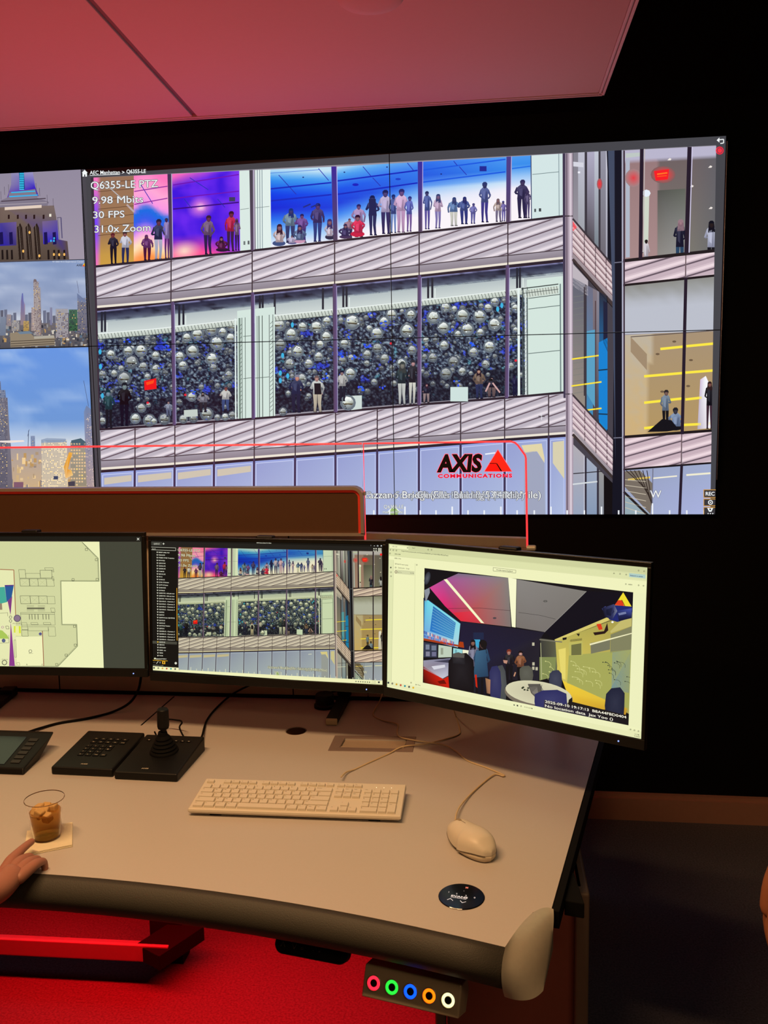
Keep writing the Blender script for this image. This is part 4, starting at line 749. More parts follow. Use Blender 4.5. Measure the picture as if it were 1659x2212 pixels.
for s_, x, y, w_ in (('ABBA | ACAM', 76, 87, 28), ('Case P', 194, 96, 18), ('https://acmy.systems.abc.com/streams/8d0bfd4f-ae1f-4d24-8826-fff23a67bea1', 130, 114, 280), ('ABBA ACAM', 90, 132, 34), ('ABBA | View', 88, 157, 40), ('Search for case or group', 104, 192, 66), ('Camera point    Groups', 110, 214, 68), ('Jax Yoo', 110, 240, 22), ('505 PM', 182, 246, 22), ('ABBA', 1484, 314, 26), ('Jax Yoo', 214, 911, 30), ('7:17:13 PM', 864, 1046, 50), ('7:17 PM', 1522, 1208, 28), ('9/10/2025', 1520, 1219, 34)):
    P.text(s_, x, y, 10, TX, slope=.10 if y < 900 else .2, width=w_, bold=.01)
P.lines([(678, 210), (814, 226), (813, 243), (678, 230), (678, 210)], 1.8, (90, 94, 70)); P.text('Provide internal feedback', 698, 227, 10, TX, slope=.1, width=98, bold=.02)
P.poly([(1490, 243), (1588, 253), (1588, 276), (1490, 266)], (176, 206, 196)); P.up(); P.text('Relaunch to update', 1496, 260, 10, (30, 60, 120), slope=.1, width=76, bold=.02)
for x, y in ((64, 104), (82, 106), (100, 108), (62, 126), (97, 188), (96, 210), (222, 194), (1400, 245), (1436, 248), (1473, 252), (1471, 309), (1547, 316), (1576, 319), (67, 210), (68, 238), (68, 262), (188, 898), (242, 912), (804, 1030), (845, 1038), (1499, 1177), (1522, 1182), (1546, 1187), (1547, 228), (1580, 232), (167, 92), (290, 103), (310, 104)): P.ring(x, y, 2.6, 4.6, (96, 98, 76), n=8)
P.ring(98, 236, 6, 8.4, (110, 60, 60), n=12); P.poly([(819, 1029), (828, 1031), (828, 1040), (819, 1038)], (70, 70, 60)); P.ell(67, 210, 4, 5, (60, 60, 50))
for x, c in ((52, (40, 50, 60)), (76, (130, 130, 110)), (101, (214, 170, 60)), (126, (200, 80, 50)), (151, (40, 150, 160)), (176, (80, 80, 80)), (201, (230, 180, 40))): P.ell(x, 898 + (x - 52) * .2, 6, 6.5, c, n=8)
P.up(2)
P.poly([(268, 213), (1515, 358), (1487, 1153), (258, 897)], (16, 16, 22)); P.up()
P.poly([(484, 532), (985, 597), (958, 640), (950, 885), (700, 880), (560, 860), (470, 820)], [(30, 26, 50), (30, 28, 44), (34, 32, 44), (34, 34, 44), (24, 22, 34), (22, 20, 30), (30, 30, 60)])
P.poly([(298, 330), (380, 285), (470, 245), (768, 272), (785, 565), (485, 530), (390, 440)], [(214, 70, 150), (170, 80, 150), (120, 108, 130), (132, 128, 124), (126, 116, 112), (200, 50, 60), (224, 40, 110)]); P.poly([(820, 280), (1235, 352), (985, 595), (815, 567)], [(136, 132, 128), (126, 122, 116), (120, 114, 110), (120, 114, 108)])
P.up(); P.poly([(485, 528), (440, 480), (560, 470), (622, 545)], [(220, 40, 60), (224, 40, 60), (214, 60, 80), (190, 60, 70)])
P.lines([(410, 455), (600, 452), (785, 468)], 2, (70, 40, 50)); P.lines([(830, 478), (960, 496), (1050, 518)], 2, (60, 56, 56)); P.ring(990, 411, 4, 13, (90, 88, 84), n=12, asp=.5); P.ell(687, 512, 11, 6, (80, 70, 76)); P.up()
P.poly([(383, 281), (402, 279), (625, 543), (606, 541)], (246, 246, 200)); P.poly([(768, 270), (818, 279), (812, 568), (790, 564)], (248, 248, 206)); P.line((1235, 352), (985, 597), 3, (150, 146, 140))
P.poly([(262, 390), (290, 400), (484, 538), (470, 690), (262, 645)], (20, 30, 60)); P.up(); P.poly([(268, 408), (290, 405), (482, 545), (468, 688), (264, 640)], [(80, 180, 220), (110, 214, 230), (140, 220, 230), (170, 210, 224), (110, 160, 220)])
P.up(); P.poly([(320, 440), (455, 540), (440, 640), (300, 590)], [(40, 110, 180), (60, 130, 190), (70, 150, 200), (40, 120, 200)])
for i in range(8): P.line((315, 452 + i * 18), (450, 545 + i * 13), 2, (150, 210, 230))
for i in range(26): P.rect(265 + i * 7, 588 + i * 2.6, 269 + i * 7, 606 + i * 2.6, rr.choice([(230, 90, 60), (240, 210, 190), (200, 40, 80), (60, 60, 160)]))
for i in range(26): P.rect(265 + i * 7, 612 + i * 2.2, 269 + i * 7, 626 + i * 2.2, rr.choice([(214, 60, 50), (60, 90, 180), (100, 110, 190), (60, 60, 160)]))
P.poly([(262, 645), (505, 690), (500, 655), (478, 652), (470, 672), (264, 632)], (170, 60, 20)); P.up()
P.poly([(262, 655), (345, 668), (343, 748), (262, 745)], (50, 56, 76)); P.poly([(352, 672), (432, 684), (430, 745), (350, 748)], (190, 206, 186)); P.poly([(440, 690), (495, 700), (492, 735), (438, 742)], (150, 214, 216)); P.poly([(496, 700), (540, 706), (536, 735), (496, 732)], (240, 240, 210))
P.up(); P.rect(275, 670, 298, 700, (120, 130, 150)); P.rect(310, 676, 338, 705, (110, 120, 140)); P.rect(276, 712, 300, 740, (130, 130, 150)); P.rect(312, 714, 338, 740, (110, 110, 140)); P.rect(365, 690, 380, 730, (150, 160, 140)); P.rect(450, 700, 462, 726, (110, 170, 180)); P.line((264, 750), (440, 760), 3, (20, 20, 26))
P.poly([(262, 765), (440, 750), (425, 850), (378, 874), (262, 815)], [(150, 150, 170), (120, 120, 150), (170, 170, 190), (200, 200, 214), (150, 140, 150)]); P.poly([(262, 800), (378, 876), (425, 848), (425, 935), (262, 898)], [(150, 24, 12), (214, 30, 14), (190, 24, 14), (200, 30, 16), (40, 10, 10)]); P.up(); P.poly([(310, 800), (390, 790), (392, 806), (325, 820)], (214, 214, 224)); P.poly([(345, 890), (385, 880), (400, 905), (360, 905)], (110, 10, 6)); P.poly([(322, 770), (410, 760), (440, 766), (420, 780)], (60, 60, 80)); P.line((378, 875), (424, 850), 5, (60, 60, 70))
P.poly([(960, 632), (1050, 645), (1062, 800), (1055, 850), (960, 880)], [(60, 60, 56), (90, 90, 70), (110, 110, 80), (90, 100, 80), (50, 50, 50)])
P.poly([(985, 597), (1050, 650), (1505, 486), (1512, 360), (1240, 352)], (14, 14, 26)); P.poly([(1050, 650), (1508, 478), (1490, 1085), (1350, 1000), (1092, 885), (1060, 820)], [(190, 180, 90), (160, 150, 76), (172, 160, 86), (196, 184, 96), (206, 190, 90), (214, 196, 90)])
P.up(); P.poly([(1050, 652), (1400, 515), (1400, 490), (1045, 640)], (214, 200, 110)); P.poly([(1380, 610), (1508, 560), (1506, 700), (1378, 720)], (130, 130, 96)); P.poly([(1260, 660), (1378, 640), (1376, 700), (1262, 725)], (120, 120, 96)); P.poly([(1068, 700), (1112, 690), (1110, 880), (1086, 870)], (230, 214, 110)); P.poly([(1130, 660), (1212, 650), (1212, 735), (1132, 735)], (190, 184, 96))
P.poly([(955, 745), (1055, 745), (1048, 860), (955, 885)], (130, 140, 84)); P.poly([(1130, 735), (1506, 700), (1492, 1060), (1345, 1000), (1120, 900)], (166, 168, 90)); P.poly([(1390, 715), (1500, 700), (1490, 960), (1385, 935)], [(120, 150, 150), (150, 160, 120), (120, 140, 130), (100, 140, 160)])
P.poly([(1092, 885), (1350, 1000), (1480, 1050), (1470, 1090), (1360, 1060), (1150, 1040), (1120, 960)], [(240, 206, 60), (226, 190, 60), (200, 160, 50), (190, 140, 40), (206, 160, 46), (220, 176, 50), (236, 196, 56)])
P.up(); P.poly([(1145, 672), (1205, 662), (1205, 732), (1145, 734)], (110, 110, 66))
for i in range(8): P.line((1140, 640 + i * 2), (1208, 632 + i * 2), 1.2, (90, 88, 50)) if i % 3 != 1 else None
P.poly([(1255, 665), (1506, 600), (1506, 606), (1256, 675)], (240, 236, 190)); P.poly([(1500, 470), (1508, 478), (1505, 560), (1380, 602), (1378, 590)], (196, 186, 110))
for i in range(30):
    x0 = rr.choice([rr.uniform(970, 1045), rr.uniform(1140, 1300), rr.uniform(1330, 1480)]); y0 = rr.uniform(760, 900); L1 = rr.uniform(10, 34)
    P.lines([(x0, y0), (x0 + L1, y0 + 4), (x0 + L1 + 12, y0 + 16), (x0 + L1 + 12, y0 + 34)], 2, (214, 214, 140) if x0 < 1300 else (60, 70, 60)); P.ell(x0, y0, 3.5, 3.5, (214, 214, 140) if x0 < 1300 else (50, 60, 50), n=7)
P.line((962, 660), (968, 880), 3, (200, 200, 150)); P.line((955, 640), (1090, 655), 7, (120, 116, 100)); P.poly([(1350, 445), (1430, 428), (1508, 445), (1506, 510), (1420, 535), (1370, 520)], (30, 40, 110)); P.poly([(1328, 455), (1350, 440), (1372, 515), (1345, 490)], (60, 66, 130)); P.poly([(1295, 548), (1322, 545), (1332, 578), (1310, 584)], (220, 60, 30)); P.poly([(1275, 598), (1340, 590), (1360, 540), (1366, 585), (1345, 605), (1285, 615)], (40, 24, 24)); P.poly([(1175, 606), (1196, 604), (1190, 622)], (30, 26, 24)); P.poly([(1092, 630), (1118, 626), (1116, 640), (1094, 644)], (20, 20, 24))
P.up(); P.poly([(1330, 452), (1400, 428), (1420, 470), (1390, 520), (1345, 505)], [(20, 24, 50), (60, 66, 110), (120, 126, 150), (40, 46, 90), (16, 18, 40)]); P.poly([(1352, 462), (1392, 448), (1402, 474), (1380, 500), (1356, 492)], (14, 16, 34)); P.poly([(1415, 470), (1508, 452), (1506, 512), (1430, 530)], [(40, 50, 110), (70, 84, 170), (20, 24, 60), (14, 16, 40)]); P.poly([(1425, 482), (1470, 474), (1474, 486), (1430, 496)], (130, 140, 180)); P.up(); P.ell(1391, 536, 7, 6, (250, 250, 240)); P.ell(285, 274, 17, 40, (40, 44, 56), (90, 94, 104), 14, .25); P.poly([(268, 345), (298, 330), (300, 360), (275, 420)], (140, 146, 156))
P.poly([(1455, 358), (1505, 443), (1405, 435)], (240, 220, 50)); P.up(); P.poly([(1425, 405), (1447, 405), (1462, 440), (1404, 434)], (220, 60, 30)); P.up(); P.line((1446, 403), (1466, 440), 3, (30, 26, 20))
for x, y in ((918, 668), (919, 786), (918, 812), (938, 815)): P.rect(x - 7, y - 10, x + 7, y + 9, (190, 186, 160))
P.rect(560, 598, 622, 640, (30, 40, 70)); P.rect(560, 640, 600, 690, (60, 160, 200)); P.text('ACM TECHNOLOGIES', 1136, 652, 13, (90, 84, 50), slope=-.12, width=74)
# people and chairs in the room camera picture
def blob(pts, col, cc=None): P.up(); P.fan(pts, cc or col, col)
def pers(x, top, foot, w, hair, shirt, legs, skin): fig(P, x, top, foot, w, hair, shirt, legs, skin)
pers(560, 640, 960, 62, (24, 20, 22), (120, 120, 140), (30, 34, 46), (150, 104, 84)); pers(612, 642, 975, 86, (20, 20, 24), (44, 80, 110), (18, 22, 34), (110, 80, 70)); P.up(); P.poly([(575, 710), (635, 700), (650, 860), (560, 868)], [(60, 100, 130), (50, 86, 116), (34, 60, 90), (40, 74, 100)]); P.ell(622, 668, 20, 24, (22, 20, 22))
pers(775, 698, 900, 66, (120, 50, 36), (26, 24, 28), (20, 20, 24), (190, 130, 110)); pers(842, 706, 900, 64, (30, 20, 22), (140, 84, 50), (18, 18, 22), (214, 160, 140)); P.up(); P.poly([(738, 762), (765, 765), (760, 785), (742, 780)], (190, 140, 120)); P.line((803, 860), (812, 835), 8, (190, 140, 110)); P.line((826, 734), (856, 738), 3, (20, 20, 20))
def chair(x0, x1, y0, y1, c, lean=0): blob([(x0 + (x1 - x0) * .25 + lean, y0 + (y1 - y0) * .03), (x0 + (x1 - x0) * .7 + lean, y0), (x1 - 4 + lean * .6, y0 + (y1 - y0) * .18), (x1, y0 + (y1 - y0) * .6), (x1 - 6, y1), (x0 + 8, y1), (x0, y0 + (y1 - y0) * .55), (x0 + lean * .6 + 2, y0 + (y1 - y0) * .2)], c, mix(c, (255, 255, 255), .07))
chair(410, 565, 720, 955, (16, 14, 20)); blob([(432, 735), (470, 718), (508, 735), (510, 790), (438, 782)], (30, 30, 36), (50, 48, 54)); P.up(); P.poly([(436, 725), (470, 716), (508, 728), (505, 750), (438, 745)], (86, 84, 80))
chair(700, 760, 792, 1000, (70, 74, 76), -8); chair(656, 728, 796, 992, (44, 46, 90), -4); chair(836, 918, 796, 892, (84, 84, 74), -2); chair(1012, 1090, 822, 938, (52, 56, 76), 2); P.up()
P.poly([(568, 850), (580, 850), (585, 930), (575, 920)], (200, 40, 20)); P.poly([(632, 870), (662, 880), (660, 965), (640, 960)], [(150, 110, 80), (180, 130, 90), (170, 120, 90), (110, 80, 60)])
P.up(); P.ell(950, 972, 206, 82, (120, 110, 96), a=.16, n=30); P.up(); P.ell(950, 960, 200, 70, (214, 210, 176), (196, 190, 160), 30, .16)
P.up(); P.poly([(885, 905), (960, 905), (972, 950), (930, 985), (905, 960)], (90, 86, 80)); P.poly([(895, 925), (940, 918), (950, 975), (915, 962)], (140, 134, 124)); P.line((970, 910), (950, 1000), 3, (70, 70, 66)); P.line((955, 905), (980, 950), 3, (70, 70, 66))
for x, y in ((853, 930), (866, 940), (884, 942), (858, 925), (888, 930)): P.ell(x, y, 7, 5, (40, 50, 34), n=8)
blob([(1130, 1000), (1150, 985), (1152, 1040), (1120, 1060)], (24, 22, 20)); chair(925, 1120, 940, 1070, (44, 46, 96)); chair(1345, 1462, 925, 1125, (30, 34, 56), 10)
P.up(); P.poly([(1145, 1010), (1345, 1060), (1480, 1095), (1488, 1153), (1120, 1077)], (30, 26, 26)); P.up(); P.poly([(984, 1000), (1290, 1070), (1484, 1112), (1482, 1150), (980, 1048)], [(60, 56, 70), (30, 26, 30), (24, 22, 26), (24, 22, 26), (50, 46, 66)]); P.up()
P.text('2025-09-10 19:17:13  B8A44FBD0404', 988, 1017, 22, (250, 246, 226), slope=.195, width=486, bold=.012, outline=(1.2, (30, 28, 28)), lean=-.02); P.text('No location data  Jax Yoo ()', 986, 1042, 22, (250, 246, 226), slope=.20, width=408, bold=.012, outline=(1.2, (30, 28, 28)), lean=-.02)
P.up(); P.poly([(1487, 1153), (1515, 358), (1640, 370), (1620, 1190)], (238, 240, 190)); P.poly([(1487, 1153), (258, 897), (200, 885), (200, 930), (1480, 1200)][:3] + [(240, 925), (1480, 1185)], (238, 240, 190)); P.up()
for s_, x, y, w_ in (('7:17:13 PM', 864, 1046, 50),): P.text(s_, x, y, 10, TX, slope=.2, width=w_, bold=.01)
P.poly([(800, 1026), (808, 1028), (808, 1036), (800, 1034)], (110, 112, 90)); P.poly([(819, 1029), (828, 1031), (828, 1040), (819, 1038)], (70, 70, 60)); P.ring(845, 1038, 2.6, 4.6, (96, 98, 76), n=8)
for x, y in ((1499, 1177), (1522, 1182), (1546, 1187)): P.ring(x, y, 2.6, 4.6, (96, 98, 76), n=8)
for s_, x, y, w_ in (('Jax Yoo', 214, 911, 30),): P.text(s_, x, y, 10, TX, slope=.2, width=w_, bold=.01)

# ================================================================== the room
M_wall = mat('black_wall_paint', (5, 5, 6), .9, var=.2, spec=.2)
M_carpet = mat('dark_carpet', (84, 80, 84), .95, bump=1.0, scale=160, var=.8)
M_base = mat('baseboard_vinyl', (170, 124, 104), .5)
M_ceil = mat('ceiling_board', (186, 172, 168), .85, var=.02)
M_trimc = mat('ceiling_edge_trim', (200, 190, 190), .5)
M_black = mat('black_plastic', (13, 12, 12), .5, scale=200, spec=.3)
M_blk2 = mat('black_bezel', (13, 12, 12), .38)
M_rub = mat('black_rubber', (9, 8, 8), .8, spec=.15)
M_top = mat('worktop_laminate', (186, 180, 176), .48, var=.03, scale=300)
M_nose = mat('charcoal_urethane_nosing', (58, 55, 49), .6, bump=.25, scale=500, var=.12)
M_alu = mat('brushed_aluminium', (190, 184, 170), .42, metal=.45, scale=120, var=.08)
M_grey = mat('grey_powder_coat', (132, 122, 116), .5, bump=.15, scale=400)
M_ris = mat('console_riser_laminate', (184, 168, 150), .55, var=.04)
M_red = mat('desk_frame_steel', (150, 140, 138), .35, metal=.3)
M_white = mat('white_plastic', (212, 204, 188), .42, var=.02)
def struct(name, bm, m, **k): return tag(obj(name, bm, m, **k), kind='structure')
b = B(); box(b, -5, 5, .03, .18, -.02, 3.1); struct('wall_back', b, M_wall)
b = B(); box(b, -5, 5, -6.5, .18, -.1, 0); o = struct('floor', b, M_carpet)
b = B(); box(b, 4.9, 5.05, -6.5, .03, -.02, 3.1); struct('wall_right', b, M_wall)
b = B(); box(b, -5.05, -4.9, -6.5, .03, -.02, 3.1); struct('wall_left', b, M_wall)
b = B(); box(b, -5, 5, -6.6, -6.5, -.02, 3.1); struct('wall_rear', b, M_wall)
b = B(); box(b, -5, 5, -6.5, .18, 3.1, 3.2); struct('ceiling', b, M_wall)
b = B(); box(b, -4.9, 4.9, -.008, .03, .0, .088); box(b, -4.9, 4.9, .010, .03, .088, .10); struct('baseboard_back', b, M_base)
# floating ceiling boards with a diagonal joint
ZC = 2.70
cx1 = on_z(1305, 206, ZC).x; cy1 = on_z(1305, 206, ZC).y
j0 = on_z(420, 253, ZC); j1 = on_z(190, 0, ZC); jd = (j1 - j0) / (j1.y - j0.y)
def jx(y): return j0.x + jd.x * (y - cy1)
yb = -4.6
for nm, pts in (('left', [(-3.6, cy1 - .02), (-3.6, yb), (jx(yb) - .009, yb), (jx(cy1) - .009, cy1 - .02)]), ('right', [(jx(cy1) + .009, cy1 - .02), (jx(yb) + .009, yb), (cx1 - .02, yb), (cx1 - .02, cy1 - .02)])):
    b = B(); prism(b, pts, ZC + .003, ZC + .03); o = obj('ceiling_board', b, M_ceil, bevel=.003)
    tag(o, 'suspended ceiling board lit red, %s of the diagonal joint' % nm, 'ceiling panel')
    if nm == 'right': CB = o
b = B(); box(b, -3.6, cx1, cy1 - .02, cy1 - .012, ZC, ZC + .06); box(b, -3.6, cx1, cy1 - .008, cy1, ZC - .002, ZC + .06)
box(b, cx1 - .02, cx1 - .012, yb, cy1, ZC, ZC + .06); box(b, cx1 - .008, cx1, yb, cy1, ZC - .002, ZC + .06); box(b, -3.6, cx1 - .004, cy1 - .012, cy1 - .008, ZC + .008, ZC + .06); box(b, cx1 - .012, cx1 - .004, yb, cy1 - .004, ZC + .008, ZC + .06); struct('trim_1', b, M_trimc, bevel=.001)
b = B(); prism(b, [(jx(cy1) - .009, cy1 - .02), (jx(yb) - .009, yb), (jx(yb) + .009, yb), (jx(cy1) + .009, cy1 - .02)], ZC + .012, ZC + .03); struct('trim_2', b, mat('joint_shadow_strip', (110, 96, 96), .7))
q = on_z(800, 6, ZC - .01)
b = B(); lathe(b, [(.0865, .0), (.0865, -.004), (.080, -.010), (.05, -.013), (.001, -.014)], 40)
tag(obj('ceiling_speaker', b, M_ceil, smooth=True, loc=(q.x, q.y + .0, ZC + .003)), 'round white recessed cover in the red ceiling board at the top of the photo', 'ceiling fitting')

# ================================================================== video wall: six lcd panels
xe = (-2.42, -1.21, 0.0, 1.21); ze = (1.219, 1.90, 2.581)
for ri, rn in ((1, 'upper'), (0, 'lower')):
    for ci, cn in ((0, 'left'), (1, 'middle'), (2, 'right')):
        x0, x1, z0, z1 = xe[ci], xe[ci + 1], ze[ri], ze[ri + 1]
        t = empty('video_wall_display', ((x0 + x1) / 2, .03, z0), label={('upper', 'left'): 'upper left display of the video wall, lit tower top in blue and hazy skyline', ('upper', 'middle'): 'upper display of the video wall with pink and violet rooms and big camera read-out', ('upper', 'right'): 'upper right display of the video wall with blue rooms and red exit sign', ('lower', 'left'): 'lower left display of the video wall, blue sky over golden skyline', ('lower', 'middle'): 'lower display of the video wall with dark room of silver balls and red sign', ('lower', 'right'): 'lower right display of the video wall with white compass lettering and yellow shelves'}[(rn, cn)],
                  cat='display', group='displays tiled into the video wall')
        b = B(); w_ = (x1 - x0) / 2 - .0006; h_ = z1 - z0
        box(b, -w_, w_, -.026, .0, .0006, h_ - .0006); o = obj('housing', b, M_blk2, t)
        Mx = Matrix.Translation((-(x0 + x1) / 2, -.030, -z0))
        show('screen', WALL_OPS, wall_uv, (x0 + .0016, z0 + .0016, x1 - .0016, z1 - .0016), 6e-6, t, Mx)
b = B(); box(b, 1.2112, 1.2128, -.006, .03, 1.9, 2.56); box(b, 1.2112, 1.2122, -.006, .03, 1.35, 1.9)
tag(obj('display_edge_trim', b, mat('polished_trim', (230, 220, 230), .3, metal=.9)), 'thin shiny metal edging down the right side of the video wall', 'trim')

# ================================================================== console desk
DZ = .815
desk = empty('console_desk', (0, -1.5, 0), label='large control console with pale worktop, charcoal front nosing and aluminium corner', cat='desk')
def D(name, bm, m, **k):
    o = obj(name, bm, m, desk, **k); o.location = (o.location.x, o.location.y + 1.5, o.location.z); return o
def fy(x): return -1.973 - .17 * (x + .5) ** 2
xs = [-1.75 + i * (2.147 / 30) for i in range(31)]
front = [(x, fy(x)) for x in xs]
corner = [(.444, -2.012), (.474, -2.004)]
back = [(.640, -1.255), (.70, -.985), (-1.75, -.985)]
NG = 0
hub = [(-.019, -1.373), (.187, -1.364), (.187, -1.268), (-.019, -1.277)]
gx, gy, gr = -.126, -1.250, .0262
b = B(); prism(b, front + corner + back, DZ - .028, DZ); o = D('worktop', b, M_top)
# cut-outs for grommet and cable hatch
b = B(); lathe(b, [(gr, -.06), (gr, .02)], 40); c1 = obj('cutter', b, M_top, loc=(gx, gy, DZ))
b = B(); prism(b, [(p[0], p[1]) for p in ((.006, -1.352), (.164, -1.349), (.167, -1.288), (.009, -1.292))], DZ - .05, DZ + .02); c2 = obj('cutter', b, M_top)
for c_ in (c1, c2):
    md = o.modifiers.new('cut', 'BOOLEAN'); md.object = c_; md.solver = 'EXACT'
bpy.context.view_layer.update()
me2 = bpy.data.meshes.new_from_object(o.evaluated_get(bpy.context.evaluated_depsgraph_get())); o.modifiers.clear(); o.data = me2
for c_ in (c1, c2): bpy.data.objects.remove(c_)
# nosing: swept profile along the front
prof = [(0, 0)] + [(.004 + .024 * math.sin(PI * i / 24) ** .8, -.0015 - .066 * (i / 24) ** 1.05) for i in range(1, 24)] + [(-.02, -.070), (-.06, -.070), (-.06, -.028), (0, -.028)]
b = B(); rings = []
for i, (x, y) in enumerate(front):
    dy = -.34 * (x + .5); n = Vector((dy, -1)).normalized()
    rings.append([b.verts.new((x + n.x * p, y + n.y * p, DZ - .0005 + z)) for p, z in prof])
for i in range(len(rings) - 1):
    for k in range(len(prof)):
        b.faces.new((rings[i][k], rings[i + 1][k], rings[i + 1][(k + 1) % len(prof)], rings[i][(k + 1) % len(prof)]))
b.faces.new(rings[0]); b.faces.new(rings[-1][::-1]); D('front_nosing', b, M_nose, smooth=True)
# aluminium corner cap
CL = [((.398, -2.111, 0), (.391, -2.139, -.026), (.396, -2.130, -.071)), ((.443, -2.018, 0), (.434, -2.100, -.016), (.430, -2.137, -.069)), ((.478, -2.003, 0), (.473, -2.050, -.024), (.455, -2.120, -.064))]
def q3(P_, t): return Vector(P_[0]) * (2 * (t - .5) * (t - 1)) + Vector(P_[1]) * (4 * t * (1 - t)) + Vector(P_[2]) * (2 * t * (t - .5))
b = B(); SS = []; NS = 16; NJ = 14
for i in range(NS + 1):
    row = [b.verts.new(q3([q3(c_, j / NJ) for c_ in CL], i / NS) + Vector((0, 0, DZ + .0022))) for j in range(NJ + 1)]
    e_ = row[-1].co; t_0 = row[0].co; row.append(b.verts.new((e_.x * .6 + t_0.x * .4, e_.y * .6 + t_0.y * .4, e_.z - .004))); row.append(b.verts.new((t_0.x, t_0.y, DZ - .068))); SS.append(row)
for i in range(NS):
    for j in range(len(SS[0])): jj = (j + 1) % len(SS[0]); b.faces.new((SS[i][j], SS[i + 1][j], SS[i + 1][jj], SS[i][jj]))
b.faces.new(SS[0]); b.faces.new(SS[-1][::-1]); o = D('corner_cap', b, M_alu, smooth=True)
me_ = o.data; me_.set_sharp_from_angle(angle=.7)
# black edging along the right side
b = B(); n_ = Vector((.7, -.166)).normalized(); e0, e1 = Vector((.476, -2.002)), Vector((.702, -.985)); sd = (e1 - e0).normalized(); nr = Vector((sd.y, -sd.x))
prism(b, [tuple(e0), tuple(e1), tuple(e1 + nr * .012), tuple(e0 + nr * .012)], DZ - .032, DZ - .001); D('side_edging', b, M_rub, bevel=.001)
b = B(); P0, P1 = e0 + sd * .055 + nr * .0125, e0 + sd * .150 + nr * .0125
prism(b, [tuple(P0), tuple(P1), tuple(P1 + nr * .004), tuple(P0 + nr * .034)], DZ - .040, DZ - .012); D('side_bracket', b, M_rub, bevel=.003)
# underside pan
b = B(); prism(b, [(x, y + .06) for x, y in front] + [(.44, -2.0), (.66, -1.0), (-1.75, -1.0)], DZ - .060, DZ - .029); D('under_frame', b, mat('under_frame_steel', (40, 36, 36), .6))
# worktop joint line (black gasket let into the top)
b = B(); prism(b, [(-.5495, -1.243), (-.5455, -1.243), (-.5405, -1.012), (-.5445, -1.012)], DZ - .001, DZ + .0006); D('joint_gasket', b, M_rub)
# grommet liner, open hole
b = B(); lathe(b, [(gr, -.0005), (gr + .0015, .0006), (gr + .0015, -.03), (gr - .001, -.03), (gr - .001, -.0005)], 40, cap=False); o = D('cable_grommet', b, mat('grommet_brown', (96, 60, 36), .6)); o.location = (gx, gy + 1.5, DZ)
b = B(); lathe(b, [(gr - .001, -.03), (.001, -.032)], 32); o = D('grommet_brush', b, mat('grommet_brush_fibre', (70, 44, 24), .9, bump=.6, scale=300)); o.location = (gx, gy + 1.5, DZ)
# cable hatch: frame and sunk lid
b = B(); O_ = hub; I_ = [(.006, -1.352), (.164, -1.349), (.167, -1.288), (.009, -1.292)]
for i in range(4):
    j = (i + 1) % 4; prism(b, [O_[i], O_[j], I_[j], I_[i]], DZ - .0005, DZ + .0022)
fr = D('hatch_frame', b, mat('hatch_metal', (150, 132, 128), .35, metal=.4), bevel=.0004)
b = B(); prism(b, [(.008, -1.347), (.162, -1.344), (.165, -1.290), (.011, -1.294)], DZ - .006, DZ - .002); prism(b, [(.008, -1.350), (.162, -1.347), (.162, -1.343), (.008, -1.346)], DZ - .004, DZ + .002)
D('hatch_lid', b, mat('hatch_lid_metal', (190, 170, 150), .35, metal=.35), bevel=.0005)
# riser behind the monitors
ZT = 1.297
b = B(); box(b, -1.75, .027, -1.008, -.978, DZ + .012, ZT); D('riser', b, M_ris, bevel=.002)
b = B(); vs_ = box(b, .029, .475, -1.008, -.978, DZ + .012, ZT)
for v in vs_:
    if v.co.x > .4 and v.co.z > 1.2: v.co.z -= .014
D('riser_wing', b, M_ris, bevel=.002)
b = B(); box(b, -1.75, .475, -1.004, -.98, DZ - .002, DZ + .012); D('riser_gap_seal', b, M_rub)
for px in (129, 633):
    q = on_y(px, 1480, -1.008); b = B(); box(b, q.x - .0015, q.x + .0015, -1.0095, -1.0075, DZ + .012, ZT - .004); D('riser_joint', b, M_rub)
b = B(); box(b, -1.75, .475, -.985, -.90, DZ - .03, DZ - .002); box(b, -1.75, .475, -.93, -.90, .68, DZ); D('rear_beam', b, mat('rear_beam_steel', (60, 50, 50), .6))
b = B(); box(b, -1.75, .66, -.56, -.54, .0, .78); D('added_light_block_panel', b, mat('rear_beam_steel', (60, 50, 50), .6))  # unseen panel added to keep the video wall's light off the floor
# side cabinet under the right end
M_cab = mat('cabinet_panel', (150, 84, 72), .5)
b = B(); box(b, .285, .555, -1.73, -1.02, .03, .70); D('side_cabinet', b, M_cab, bevel=.004)
b = B(); box(b, .285, .290, -1.73, -.56, .0, .74); D('cabinet_side', b, M_cab)
b = B(); box(b, .539, .566, -1.752, -1.0, .0, .700); box(b, .262, .283, -1.752, -1.70, .0, .70); D('cabinet_frame', b, mat('cabinet_frame_paint', (120, 104, 92), .5), bevel=.006, seg=3)
